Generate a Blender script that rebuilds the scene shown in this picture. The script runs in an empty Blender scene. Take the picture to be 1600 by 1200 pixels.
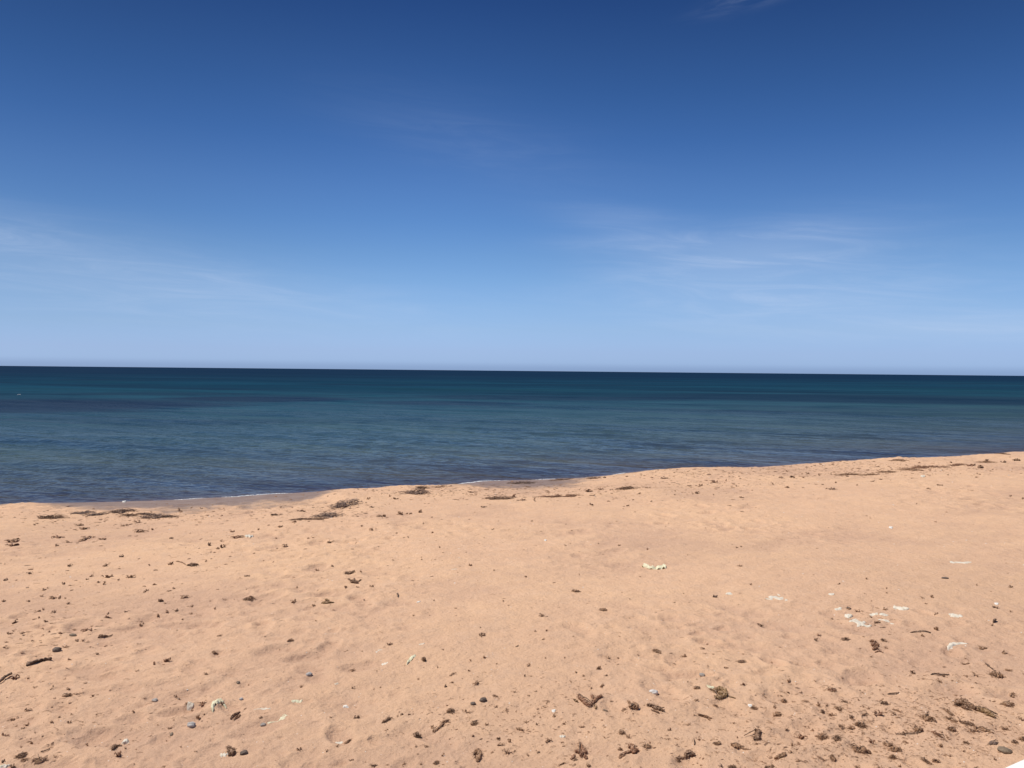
import bpy, math, random
import numpy as np
from mathutils import Vector, Matrix

# ------------------------------------------------------------------ camera
scene = bpy.context.scene
F = 1240.0                       # focal length in photo pixels (1600 wide)
CAM = np.array([0.0, 0.0, 3.0])
ROLL = math.radians(0.560)
TP = 20.7 / F                    # tangent of the downward pitch
pitch = math.atan(TP)
fwd = np.array([0, math.cos(pitch), -math.sin(pitch)])
r0 = np.array([1.0, 0, 0]); u0 = np.cross(r0, fwd)
rgt = math.cos(ROLL) * r0 + math.sin(ROLL) * u0
upv = np.cross(rgt, fwd)
cam = bpy.data.cameras.new("camera"); camo = bpy.data.objects.new("camera", cam)
scene.collection.objects.link(camo)
m = Matrix(((rgt[0], upv[0], -fwd[0], CAM[0]), (rgt[1], upv[1], -fwd[1], CAM[1]),
            (rgt[2], upv[2], -fwd[2], CAM[2]), (0, 0, 0, 1)))
camo.matrix_world = m
cam.sensor_width = 36; cam.lens = 36 * F / 1600
cam.clip_start = 0.05; cam.clip_end = 60000
scene.camera = camo

# ------------------------------------------------------------------ light
SUN_EL, SUN_AZ = math.radians(63), math.radians(-80)     # azimuth from +Y towards +X
sd = np.array([math.sin(SUN_AZ) * math.cos(SUN_EL), math.cos(SUN_AZ) * math.cos(SUN_EL), math.sin(SUN_EL)])
sun = bpy.data.lights.new("sun", 'SUN'); sun.energy = 4.45; sun.angle = math.radians(0.53)
sun.color = (1.0, 0.95, 0.87)
suno = bpy.data.objects.new("sun", sun); scene.collection.objects.link(suno)
suno.rotation_euler = Vector(sd).to_track_quat('Z', 'Y').to_euler()
scene.view_settings.view_transform = 'Standard'; scene.view_settings.look = 'None'
scene.view_settings.exposure = 0.0; scene.view_settings.gamma = 1.0

world = bpy.data.worlds.new("World"); scene.world = world; world.use_nodes = True
nt = world.node_tree; N = nt.nodes; L = nt.links
for n in list(N): N.remove(n)

class G:
    """tiny node-expression helper"""
    def __init__(s, nt): s.nt = nt; s.N = nt.nodes; s.L = nt.links
    def put(s, sock, v):
        if isinstance(v, bpy.types.NodeSocket): s.L.new(v, sock)
        elif v is not None: sock.default_value = v
    def m(s, op, a, b=None, c=None, clamp=False):
        n = s.N.new('ShaderNodeMath'); n.operation = op; n.use_clamp = clamp
        s.put(n.inputs[0], a)
        if b is not None: s.put(n.inputs[1], b)
        if c is not None: s.put(n.inputs[2], c)
        return n.outputs[0]
    def xyz(s, v):
        n = s.N.new('ShaderNodeSeparateXYZ'); s.L.new(v, n.inputs[0]); return n.outputs
    def vec(s, x, y, z):
        n = s.N.new('ShaderNodeCombineXYZ')
        for i, v in enumerate((x, y, z)): s.put(n.inputs[i], v)
        return n.outputs[0]
    def noise(s, v, scale, detail=4, rough=0.5, dist=0.0, out=0):
        n = s.N.new('ShaderNodeTexNoise'); s.put(n.inputs['Vector'], v)
        n.inputs['Scale'].default_value = scale; n.inputs['Detail'].default_value = detail
        n.inputs['Roughness'].default_value = rough; n.inputs['Distortion'].default_value = dist
        return n.outputs[out]
    def ramp(s, f, pts, interp='LINEAR'):
        n = s.N.new('ShaderNodeValToRGB'); n.color_ramp.interpolation = interp
        e = n.color_ramp.elements
        while len(e) < len(pts): e.new(0.5)
        for i, (p, c) in enumerate(pts):
            e[i].position = p
            e[i].color = (c, c, c, 1) if isinstance(c, (int, float)) else (*c, 1)
        s.L.new(f, n.inputs[0]); return n.outputs[0]
    def mix(s, f, a, b, mode='MIX'):
        n = s.N.new('ShaderNodeMix'); n.data_type = 'RGBA'; n.blend_type = mode
        s.put(n.inputs[0], f)
        for k, v in ((6, a), (7, b)):
            if isinstance(v, tuple) and len(v) == 3: v = (*v, 1)
            s.put(n.inputs[k], v)
        return n.outputs[2]
    def smooth(s, v, a, b, lo=0.0, hi=1.0):
        n = s.N.new('ShaderNodeMapRange'); n.interpolation_type = 'SMOOTHSTEP'
        s.put(n.inputs[0], v); n.inputs[1].default_value = a; n.inputs[2].default_value = b
        n.inputs[3].default_value = lo; n.inputs[4].default_value = hi
        return n.outputs[0]
    def vmath(s, op, a, b=None, sc=None):
        n = s.N.new('ShaderNodeVectorMath'); n.operation = op; s.put(n.inputs[0], a)
        if b is not None: s.put(n.inputs[1], b)
        if sc is not None: s.put(n.inputs[3], sc)
        return n.outputs[0]

g = G(nt)
sky = N.new('ShaderNodeTexSky'); sky.sky_type = 'NISHITA'; sky.sun_disc = False
sky.sun_elevation = SUN_EL; sky.sun_rotation = SUN_AZ
sky.altitude = 10; sky.air_density = 1.0; sky.dust_density = 0.4; sky.ozone_density = 2.0
tc = N.new('ShaderNodeTexCoord').outputs['Generated']
X, Y, Z = g.xyz(g.vmath('NORMALIZE', tc))
el = g.m('MULTIPLY', g.m('ARCSINE', Z), 180 / math.pi)         # degrees
az = g.m('MULTIPLY', g.m('ARCTAN2', X, Y), 180 / math.pi)
elf = g.m('DIVIDE', el, 30.0, clamp=True)
SKYC = [(0.0066, (0.4927, 0.7585, 1.6159)), (0.0205, (0.5920, 0.8758, 1.7689)), (0.0451, (0.6042, 0.8344, 1.6124)), (0.0988, (0.6174, 0.8237, 1.3762)), (0.1524, (0.6073, 0.8191, 1.2680)), (0.2132, (0.5698, 0.7946, 1.1758)), (0.2735, (0.5151, 0.7425, 1.0920)), (0.3481, (0.4280, 0.6649, 1.0273)), (0.4215, (0.3772, 0.6006, 0.9552)), (0.5290, (0.2716, 0.4888, 0.8305)), (0.6330, (0.2139, 0.4066, 0.7064)), (0.7330, (0.1744, 0.3352, 0.6008)), (0.8238, (0.1318, 0.2688, 0.5178)), (1.0000, (0.1252, 0.2553, 0.4919))]
col = sky.outputs[0]
if SKYC:
    # the clear deep blue of this day: a tint of the clear sky that depends on height above the horizon
    mx = max(max(c) for _, c in SKYC)
    tint = g.ramp(elf, [(p, tuple(v / mx for v in c)) for p, c in SKYC])
    col = g.mix(1.0, col, tint, 'MULTIPLY')
    STR = 0.10 * mx
else:
    STR = 0.10
# the glow on the sun's side is weaker here than in the clear-sky model
k_ = g.m('SUBTRACT', 1.0, g.m('MULTIPLY', g.smooth(X, -0.02, -0.58, 0.0, 0.25), g.smooth(el, -4.0, 7.0)))
col = g.vmath('SCALE', col, sc=k_)
# thin cirrus veils
def veil(a0, e0, wa, we, tilt):
    da = g.m('SUBTRACT', az, a0); de = g.m('SUBTRACT', g.m('SUBTRACT', el, e0), g.m('MULTIPLY', da, tilt))
    q = g.m('ADD', g.m('POWER', g.m('DIVIDE', da, wa), 2.0), g.m('POWER', g.m('DIVIDE', de, we), 2.0))
    return g.m('EXPONENT', g.m('MULTIPLY', q, -1.0))
cv = g.vec(g.m('MULTIPLY', az, 0.05), g.m('MULTIPLY', g.m('SUBTRACT', el, g.m('MULTIPLY', az, -0.06)), 0.42), 0.0)
wisp = g.smooth(g.noise(cv, 1.9, 8, 0.66, 1.0), 0.36, 0.80)
cv2 = g.vec(g.m('MULTIPLY', az, 0.09), g.m('MULTIPLY', g.m('ADD', el, g.m('MULTIPLY', az, -0.22)), 0.5), 3.7)
wisp2 = g.smooth(g.noise(cv2, 1.3, 7, 0.6, 1.2), 0.40, 0.8)
masks = [(veil(-32, 7.4, 15, 2.0, -0.12), 0.60), (veil(-24, 4.8, 19, 2.0, -0.04), 0.50), (veil(7.5, 10.8, 4.2, 0.8, -0.08), 0.55), (veil(9, 9.1, 5, 0.6, 0.0), 0.62),
         (veil(17, 8.2, 8, 1.8, 0.10), 0.95), (veil(19, 5.2, 12, 2.4, 0.0), 0.85), (veil(31, 3.0, 9, 0.8, -0.02), 0.9), (veil(-3, 16, 9, 2.5, -0.2), 0.14)]
tot = None
for v, a in masks:
    t = g.m('MULTIPLY', v, a); tot = t if tot is None else g.m('ADD', tot, t)
base = g.m('MULTIPLY', tot, g.m('ADD', g.m('MULTIPLY', wisp, 0.62), 0.38))
high = g.m('MULTIPLY', veil(17.6, 24.7, 3.2, 0.6, 0.22), g.m('MULTIPLY', wisp2, 0.7))
cl = g.m('ADD', base, high)
cl = g.m('MULTIPLY', g.m('MINIMUM', cl, 1.0), 0.48)
bg = N.new('ShaderNodeBackground'); bg.inputs[1].default_value = STR
wv = 0.80 / STR
ccol = (0.60 / STR, 0.70 / STR, 0.90 / STR)
L.new(g.mix(cl, col, ccol), bg.inputs[0])
out = N.new('ShaderNodeOutputWorld'); L.new(bg.outputs[0], out.inputs[0])

# ------------------------------------------------------------------ noise in numpy
_rs = np.random.RandomState(7)
_TA = _rs.rand(256, 256) * 2 * np.pi
_GX, _GY = np.cos(_TA), np.sin(_TA)
_R = _rs.rand(6, 256, 256)
def gn(x, y, sc, seed=0):
    """gradient noise, about -1..1, feature size sc metres"""
    x = np.asarray(x) / sc + seed * 17.31; y = np.asarray(y) / sc - seed * 9.77
    ix = np.floor(x).astype(np.int64); iy = np.floor(y).astype(np.int64)
    fx = x - ix; fy = y - iy
    u = fx * fx * fx * (fx * (fx * 6 - 15) + 10); v = fy * fy * fy * (fy * (fy * 6 - 15) + 10)
    def d(ax, ay):
        a = (ix + ax) & 255; b = (iy + ay) & 255
        return _GX[a, b] * (fx - ax) + _GY[a, b] * (fy - ay)
    a = d(0, 0) * (1 - u) + d(1, 0) * u
    b = d(0, 1) * (1 - u) + d(1, 1) * u
    return (a * (1 - v) + b * v) * 1.5
def dents(x, y, cell, rad, depth, seed, prob=0.7, elong=1.9):
    out = np.zeros_like(x)
    cx = x / cell; cy = y / cell
    ix = np.floor(cx).astype(np.int64); iy = np.floor(cy).astype(np.int64)
    for dx in (-1, 0, 1):
        for dy in (-1, 0, 1):
            a = (ix + dx + seed * 31) & 255; b = (iy + dy + seed * 57) & 255
            px = (ix + dx + _R[0, a, b]) * cell; py = (iy + dy + _R[1, a, b]) * cell
            th = _R[2, a, b] * np.pi; on = (_R[3, a, b] < prob) * (0.35 + 0.65 * _R[4, a, b])
            rr = rad * (0.65 + 0.7 * _R[5, a, b])
            ex, ey = x - px, y - py
            c, s = np.cos(th), np.sin(th)
            p = (ex * c + ey * s) / (rr * elong); q = (-ex * s + ey * c) / rr
            r2 = p * p + q * q; r1 = np.sqrt(r2)
            out += on * depth * (-np.exp(-r2 * r2 * 0.7) + 0.42 * np.exp(-((r1 - 1.45) ** 2) * 7) * (0.6 + 0.4 * p / (r1 + 1e-6)))
    return out
def sstep(x, a, b):
    t = np.clip((x - a) / (b - a), 0, 1); return t * t * (3 - 2 * t)

# ------------------------------------------------------------------ the beach profile
US = np.array([0.916, 0.401]); US = US / np.linalg.norm(US); NS = np.array([-US[1], US[0]])
def ray(px, py):
    d = F * fwd + (px - 800) * rgt + (600 - py) * upv
    return d / np.linalg.norm(d)
CTRL = [(0, 789, .13), (50, 786, .15), (130, 785, .09), (230, 783, .05), (300, 779, .03), (380, 775, .03), (450, 771, .04), (500, 768, .13),
        (560, 763, .26), (640, 758.5, .30), (700, 757, .16), (760, 752, .05), (830, 750, .07), (900, 747, .14), (970, 742, .22), (1030, 735, .31), (1070, 730.5, .33),
        (1130, 729.5, .32), (1200, 728, .30), (1300, 721.5, .30), (1370, 718, .29), (1392, 715, .34), (1480, 713.5, .31), (1540, 710, .28), (1600, 705.5, .28)]
_s, _n, _z = [], [], []
for px, py, zc in CTRL:
    d = ray(px, py); t = (zc - CAM[2]) / d[2]; P = CAM[:2] + d[:2] * t
    _s.append(P @ US); _n.append(P @ NS); _z.append(zc)
_s, _n, _z = map(np.array, (_s, _n, _z))
n_end = [_n[0] - 0.6, _n[-1] + 0.5]
_s = np.concatenate(([_s[0] - 3000, _s[0] - 12], _s, [_s[-1] + 14, _s[-1] + 3000]))
_n = np.concatenate(([n_end[0], n_end[0]], _n, [n_end[1], n_end[1]]))
_z = np.concatenate(([.2, .2], _z, [.28, .28]))
def shore(x, y):
    s = x * US[0] + y * US[1]; n = x * NS[0] + y * NS[1]
    nc = np.interp(s, _s, _n) + 0.10 * gn(s, s * 0, 0.9, 3) * (np.abs(s) < 200) + 0.8 * gn(s, s * 0, 9.0, 4) * (sstep(np.abs(s - 8), 28, 60))
    return nc - n, np.interp(s, _s, _z), s                     # distance landward of the crest, crest height
def ground_parts(x, y):
    q, zc, s = shore(x, y)
    ql = np.maximum(q, 0); qs = np.maximum(-q, 0)
    sc = 1.2 + 3.4 * (1 - sstep(zc, .05, .16))
    land = zc + np.maximum(0.30 - zc, 0) * (1 - np.exp(-ql / sc)) - 0.03 * np.exp(-((ql - 1.2) / 0.9) ** 2) * sstep(zc, .15, .3) + 0.026 * ql
    land = np.where(ql > 45, np.minimum(land, 1.5 + 0.004 * (ql - 45)), land)
    wl = zc / 0.17; dw = np.maximum(qs - wl, 0)                    # metres beyond the waterline
    seaw = zc - 0.17 * np.minimum(qs, wl) - 0.085 * np.minimum(dw, 4) - 0.05 * np.maximum(dw - 4, 0)
    seaw = np.maximum(seaw, -5.0)
    return np.where(q > 0, land, seaw), q, zc, s
def ground(x, y):
    x = np.asarray(x, float); y = np.asarray(y, float)
    h, q, zc, s = ground_parts(x, y)
    r = np.hypot(x, y)
    far = 1 - sstep(r, 60, 200)
    dry = sstep(h, 0.06, 0.22)
    amp = far * (0.15 + 0.85 * dry)
    tr = sstep(gn(x, y, 3.2, 11) + 0.55 * (1 - sstep(r, 5, 12)) + 0.1, -0.1, 0.55)   # where people have walked
    z = 0.030 * gn(x, y, 3.5, 1) + 0.013 * gn(x, y, 1.1, 2)
    z += 0.0095 * gn(x, y, 0.45, 5) * (0.45 + 0.55 * tr)
    c, sn = math.cos(math.radians(38)), math.sin(math.radians(38))
    a = x * c + y * sn; b = -x * sn + y * c
    z += (0.0050 * gn(a / 4.5, b, 0.16, 6) + 0.007 * gn(a / 3.5, b, 0.42, 8))
    z += 0.0042 * gn(x, y, 0.12, 7) * (0.4 + tr) + 0.0080 * gn(x, y, 0.24, 17) * (0.3 + 0.7 * tr) 
    near = r < 70
    if np.any(near):
        xn, yn = x[near] if x.ndim else x.reshape(1), y[near] if y.ndim else y.reshape(1)
        t = tr[near] if x.ndim else np.array([tr])
        dd = dents(xn, yn, 0.62, 0.09, 0.034, 1, 0.85) * t + dents(xn, yn, 0.95, 0.15, 0.020, 2, 0.55, 1.4) * (0.4 + 0.6 * t)
        dd += dents(xn, yn, 0.27, 0.055, 0.017, 3, 0.75, 1.5) * t + dents(xn, yn, 0.13, 0.026, 0.0065, 4, 0.55, 1.4) * (0.35 + t)
        if x.ndim: z[near] += dd
        else: z = z + dd[0]
    z += 0.020 * gn(x, y, 0.30, 71) * np.exp(-((q - 1.2) / 1.6) ** 2) * dry + 0.012 * gn(x, y, 0.13, 72) * np.exp(-((q - 0.8) / 1.2) ** 2) * dry
    return h + z * amp
def wetness(h, x, y):
    return 1 - sstep(h + 0.035 * gn(x, y, 0.9, 21) + 0.02 * gn(x, y, 0.25, 22), 0.15, 0.26)
def spot(px, py):
    """the point of the sand seen at this place of the photograph"""
    d = ray(px, py)
    t = np.exp(np.linspace(math.log(2.5), math.log(80), 1400))
    P = CAM[None, :] + d[None, :] * t[:, None]
    below = P[:, 2] < ground(P[:, 0], P[:, 1])
    i = int(np.argmax(below)) if below.any() else len(t) - 1
    lo, hi = t[max(i - 1, 0)], t[i]
    tt = np.linspace(lo, hi, 30); Q = CAM[None, :] + d[None, :] * tt[:, None]
    b = Q[:, 2] < ground(Q[:, 0], Q[:, 1]); j = int(np.argmax(b)) if b.any() else 29
    return Q[j]

# ------------------------------------------------------------------ materials
def new_mat(name):
    mt = bpy.data.materials.new(name); mt.use_nodes = True
    n = mt.node_tree
    for k in list(n.nodes): n.nodes.remove(k)
    gg = G(n); o = n.nodes.new('ShaderNodeOutputMaterial'); return mt, gg, o
def principled(gg, o, col, rough=0.8, spec=0.3, normal=None, metal=0):
    p = gg.N.new('ShaderNodeBsdfPrincipled')
    if isinstance(col, tuple): col = (*col, 1)
    gg.put(p.inputs['Base Color'], col); gg.put(p.inputs['Roughness'], rough)
    gg.put(p.inputs['Specular IOR Level'], spec); p.inputs['Metallic'].default_value = metal
    if normal is not None: gg.L.new(normal, p.inputs['Normal'])
    if o is not None: gg.L.new(p.outputs[0], o.inputs[0])
    return p
def bump(gg, h, dist, strength=1.0, normal=None):
    b = gg.N.new('ShaderNodeBump'); gg.L.new(h, b.inputs['Height'])
    b.inputs['Distance'].default_value = dist; b.inputs['Strength'].default_value = strength
    if normal is not None: gg.L.new(normal, b.inputs['Normal'])
    return b.outputs[0]
def geo_pos(gg): return gg.N.new('ShaderNodeNewGeometry').outputs['Position']
def attr(gg, name):
    a = gg.N.new('ShaderNodeAttribute'); a.attribute_name = name; return a.outputs['Fac']

def sand_material():
    mt, gg, o = new_mat("sand")
    P = geo_pos(gg)
    big = gg.noise(P, 0.45, 3, 0.5); mid = gg.noise(P, 2.3, 5, 0.6); grain = gg.noise(P, 260, 2, 0.7); fine = gg.noise(P, 38, 4, 0.65)
    c = gg.mix(gg.smooth(big, 0.35, 0.65), SAND_A, SAND_B)
    c = gg.mix(gg.smooth(mid, 0.40, 0.70, 0.0, 0.45), c, SAND_C)
    c = gg.mix(gg.smooth(gg.noise(P, 5.5, 4, 0.6), 0.45, 0.68, 0.0, 0.30), c, (0.58, 0.40, 0.285))
    c = gg.mix(gg.smooth(gg.noise(P, 3.1, 3, 0.5), 0.52, 0.72, 0.0, 0.35), c, (0.76, 0.50, 0.33))
    c = gg.mix(gg.m('MULTIPLY', attr(gg, 'hollow'), 0.55), c, SAND_D)  # shading of the dips deepened in the sand colour
    c = gg.mix(gg.m('MULTIPLY', attr(gg, 'inland'), 0.62), c, (0.475, 0.300, 0.198))        # darker with distance landward, up the beach
    c = gg.mix(gg.smooth(fine, 0.30, 0.42, 0.35, 0.0), c, (0.33, 0.21, 0.14))
    c = gg.mix(gg.smooth(grain, 0.33, 0.47, 0.60, 0.0), c, (0.25, 0.15, 0.10))
    c = gg.mix(gg.smooth(grain, 0.58, 0.72, 0.0, 0.5), c, (0.82, 0.68, 0.55))
    speck = gg.N.new('ShaderNodeTexVoronoi'); speck.inputs['Scale'].default_value = 22; gg.L.new(P, speck.inputs['Vector'])
    rnd = gg.xyz(speck.outputs['Color'])[0]
    c = gg.mix(gg.m('MULTIPLY', gg.smooth(speck.outputs['Distance'], 0.05, 0.10, 1.0, 0.0), gg.smooth(rnd, 0.86, 0.88)), c, (0.80, 0.74, 0.66))
    c = gg.mix(gg.m('MULTIPLY', gg.smooth(speck.outputs['Distance'], 0.07, 0.14, 1.0, 0.0), gg.smooth(rnd, 0.13, 0.11)), c, (0.13, 0.075, 0.05))
    wet = attr(gg, 'wet')
    c = gg.mix(wet, c, gg.mix(gg.smooth(mid, 0.4, 0.6), (0.29, 0.20, 0.15), (0.25, 0.165, 0.12)))
    n = bump(gg, grain, 0.0015, 0.7)
    n = bump(gg, gg.noise(P, 9.5, 4, 0.65, 0.2), 0.030, 0.9, n)
    n = bump(gg, fine, 0.006, 0.8, n)
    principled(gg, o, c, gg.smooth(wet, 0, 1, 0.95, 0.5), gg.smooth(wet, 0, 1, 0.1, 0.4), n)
    return mt
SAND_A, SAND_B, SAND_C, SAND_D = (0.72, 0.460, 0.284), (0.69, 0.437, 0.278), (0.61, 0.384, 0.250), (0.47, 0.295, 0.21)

def weed_material(name, a, b, c):
    mt, gg, o = new_mat(name)
    P = geo_pos(gg); oi = gg.N.new('ShaderNodeObjectInfo').outputs['Random']
    f = gg.noise(P, 55, 3, 0.6); f2 = gg.noise(P, 14, 2, 0.5)
    k = gg.mix(gg.smooth(f, 0.35, 0.65), a, b)
    k = gg.mix(gg.m('MULTIPLY', gg.smooth(f2, 0.45, 0.7), 0.7), k, c)
    k = gg.mix(gg.m('MULTIPLY', oi, 0.25), k, (0.24, 0.130, 0.074))
    up = gg.xyz(gg.N.new('ShaderNodeNewGeometry').outputs['Normal'])[2]
    sandy = gg.m('MULTIPLY', gg.smooth(gg.noise(P, 90, 2, 0.5), 0.48, 0.62), gg.smooth(up, 0.1, 0.8, 0.0, 0.75))
    k = gg.mix(sandy, k, (0.50, 0.33, 0.23))               # grains of sand stuck to it
    principled(gg, o, k, 0.75, 0.25, bump(gg, f, 0.003, 0.8))
    return mt
def stone_material(name, a, b, sc=30):
    mt, gg, o = new_mat(name); P = geo_pos(gg)
    f = gg.noise(P, sc, 5, 0.65); f2 = gg.noise(P, sc * 6, 2, 0.6)
    k = gg.mix(gg.smooth(f, 0.35, 0.65), a, b); k = gg.mix(gg.smooth(f2, 0.5, 0.7, 0, 0.4), k, tuple(min(1, v * 1.5) for v in b))
    principled(gg, o, k, 0.8, 0.3, bump(gg, f2, 0.002, 0.8)); return mt
def film_material(name, col, rough=0.55):
    mt, gg, o = new_mat(name); P = geo_pos(gg)
    f = gg.noise(P, 22, 4, 0.6)
    k = gg.mix(gg.smooth(f, 0.4, 0.75, 0, 0.55), col, tuple(v * s for v, s in zip(col, (0.86, 0.76, 0.62))))
    p = principled(gg, None, k, rough, 0.35, bump(gg, gg.noise(P, 60, 3, 0.6), 0.004, 0.7))
    tr = gg.N.new('ShaderNodeBsdfTranslucent'); gg.put(tr.inputs[0], k)
    mx = gg.N.new('ShaderNodeMixShader'); mx.inputs[0].default_value = 0.22
    gg.L.new(p.outputs[0], mx.inputs[1]); gg.L.new(tr.outputs[0], mx.inputs[2]); gg.L.new(mx.outputs[0], o.inputs[0]); return mt

M = {}
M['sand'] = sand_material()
M['d'] = weed_material("dark dry seaweed", (0.125, 0.066, 0.037), (0.195, 0.108, 0.060), (0.29, 0.170, 0.098))
M['b'] = weed_material("brown dry seaweed", (0.235, 0.125, 0.066), (0.35, 0.200, 0.110), (0.47, 0.290, 0.170))
M['r'] = weed_material("red brown seaweed", (0.200, 0.090, 0.048), (0.30, 0.145, 0.080), (0.40, 0.225, 0.130))
M['g'] = weed_material("golden seaweed", (0.18, 0.105, 0.045), (0.29, 0.18, 0.08), (0.42, 0.28, 0.14))
M['p'] = weed_material("grey bleached seagrass", (0.10, 0.066, 0.054), (0.19, 0.130, 0.108), (0.35, 0.255, 0.205))
M['stone_dark'] = stone_material("dark pebble", (0.085, 0.060, 0.046), (0.17, 0.125, 0.097))
M['stone_grey'] = stone_material("grey pebble", (0.34, 0.31, 0.28), (0.48, 0.45, 0.42))
M['stone_blue'] = stone_material("blue grey pebble", (0.27, 0.235, 0.205), (0.40, 0.36, 0.32))
M['stone_pale'] = stone_material("pale pebble", (0.52, 0.49, 0.46), (0.66, 0.63, 0.60))
M['stone_brown'] = stone_material("brown pebble", (0.15, 0.11, 0.075), (0.24, 0.18, 0.125))
M['film'] = film_material("white plastic", (0.86, 0.79, 0.66))
M['cream'] = film_material("cream plastic", (0.90, 0.86, 0.62))
M['shell'] = stone_material("white shell", (0.72, 0.68, 0.60), (0.82, 0.79, 0.72), 60)
M['wood'] = weed_material("grey brown bark", (0.060, 0.036, 0.024), (0.12, 0.078, 0.052), (0.20, 0.14, 0.095))
def board_material():
    mt, gg, o = new_mat("white gelcoat"); P = geo_pos(gg)
    f = gg.noise(P, 9, 4, 0.6)
    principled(gg, o, gg.mix(gg.smooth(f, 0.45, 0.8, 0, 0.3), (0.92, 0.90, 0.83), (0.84, 0.80, 0.70)), 0.35, 0.4); return mt
M['board'] = board_material()
def foam_material():
    mt, gg, o = new_mat("sea foam"); P = geo_pos(gg)
    f = gg.noise(P, 45, 3, 0.6)
    principled(gg, o, gg.mix(gg.smooth(f, 0.4, 0.6), (0.62, 0.62, 0.62), (0.85, 0.85, 0.85)), 0.7, 0.3); return mt
M['foam'] = foam_material()

# ------------------------------------------------------------------ sea colour
def sea_material():
    mt, gg, o = new_mat("sea water")
    P = geo_pos(gg); x, y, z = gg.xyz(P)
    q = attr(gg, 'offshore')                                   # metres from the waterline
    dist = gg.vmath('LENGTH', P)
    dn = gg.N.new('ShaderNodeVectorMath'); dn.operation = 'LENGTH'; gg.L.new(P, dn.inputs[0]); dist = dn.outputs['Value']
    lq = gg.m('LOGARITHM', gg.m('MAXIMUM', q, 0.5), 10.0)        # 0..4
    f = gg.m('DIVIDE', lq, 4.0, clamp=True)
    body = gg.ramp(f, SEA_BODY)
    # seagrass meadows and paler sand patches on the bottom
    pv = gg.vec(gg.m('MULTIPLY', x, 0.018), gg.m('MULTIPLY', y, 0.045), 0.0)
    patch = gg.noise(pv, 1.0, 4, 0.55, 0.4)
    pw = gg.m('MULTIPLY', gg.smooth(lq, 1.15, 1.45), gg.smooth(lq, 2.9, 2.2))
    body = gg.mix(gg.m('MULTIPLY', gg.smooth(patch, 0.50, 0.64), gg.m('MULTIPLY', pw, 0.6)), body, (0.010, 0.024, 0.050))
    body = gg.mix(gg.m('MULTIPLY', gg.smooth(patch, 0.44, 0.30), gg.m('MULTIPLY', pw, 0.4)), body, (0.012, 0.060, 0.075))
    def meadow(cx, cy, rx, ry, amt, b):
        dx = gg.m('DIVIDE', gg.m('SUBTRACT', x, cx), rx); dy = gg.m('DIVIDE', gg.m('SUBTRACT', y, cy), ry)
        k = gg.m('ADD', gg.m('ADD', gg.m('POWER', dx, 2.0), gg.m('POWER', dy, 2.0)), gg.m('MULTIPLY', gg.m('SUBTRACT', patch, 0.5), 3.0))
        return gg.mix(gg.smooth(k, 1.3, 0.3, 0.0, amt), b, (0.012, 0.021, 0.050))
    for a in MEADOWS: body = meadow(*a, body)
    # ripples too small to model
    rot = gg.N.new('ShaderNodeVectorRotate'); rot.rotation_type = 'Z_AXIS'; gg.L.new(P, rot.inputs['Vector']); rot.inputs['Angle'].default_value = math.radians(24)
    rx, ry, rz = gg.xyz(rot.outputs[0])
    w1 = gg.noise(gg.vec(gg.m('MULTIPLY', rx, 0.75), ry, 0.0), 3.8, 2, 0.5, 0.3)
    w2 = gg.noise(gg.vec(gg.m('MULTIPLY', rx, 0.30), ry, 4.0), 0.9, 2, 0.5, 0.2)
    w3 = gg.noise(gg.vec(gg.m('MULTIPLY', rx, 0.22), ry, 9.0), 0.16, 2, 0.5, 0.2)
    n = bump(gg, w1, 0.060, 1.0)
    n = bump(gg, w2, 0.15, 1.0, n)
    n = bump(gg, w3, 0.50, 1.0, n)
    rough = gg.smooth(gg.m('LOGARITHM', dist, 10.0), 1.4, 2.8, 0.06, 0.30)
    calm = gg.noise(gg.vec(gg.m('MULTIPLY', rx, 0.006), gg.m('MULTIPLY', ry, 0.03), 0.0), 1.0, 3, 0.5)
    # gusts and wave groups reflect unevenly; far ripple contrast also painted into body
    grp = gg.noise(gg.vec(gg.m('MULTIPLY', rx, 0.10), gg.m('MULTIPLY', ry, 0.55), 0.0), 1.0, 5, 0.72, 0.3)
    grp2 = gg.noise(gg.vec(gg.m('MULTIPLY', rx, 0.022), gg.m('MULTIPLY', ry, 0.11), 7.0), 1.0, 6, 0.78, 0.3)
    grp3 = gg.noise(gg.vec(gg.m('MULTIPLY', rx, 0.004), gg.m('MULTIPLY', ry, 0.022), 2.0), 1.0, 8, 0.80, 0.3)
    body = gg.mix(gg.smooth(grp2, 0.38, 0.62, 0.0, 0.42), body, (0.004, 0.018, 0.040))
    body = gg.mix(gg.smooth(grp3, 0.40, 0.60, 0.0, 0.45), body, (0.004, 0.020, 0.046))
    body = gg.mix(gg.smooth(grp3, 0.46, 0.30, 0.0, 0.30), body, (0.020, 0.062, 0.085))
    d = gg.N.new('ShaderNodeBsdfDiffuse'); gg.L.new(body, d.inputs[0])
    tr = gg.N.new('ShaderNodeBsdfTransparent'); tr.inputs[0].default_value = (0.62, 0.62, 0.66, 1)
    dep = attr(gg, 'depth')
    clear = gg.m('EXPONENT', gg.m('MULTIPLY', gg.m('MAXIMUM', dep, 0.0), -8.0))
    mx = gg.N.new('ShaderNodeMixShader'); gg.L.new(clear, mx.inputs[0]); gg.L.new(d.outputs[0], mx.inputs[1]); gg.L.new(tr.outputs[0], mx.inputs[2])
    fr = gg.N.new('ShaderNodeFresnel'); fr.inputs['IOR'].default_value = 1.333; gg.L.new(n, fr.inputs['Normal'])
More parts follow.
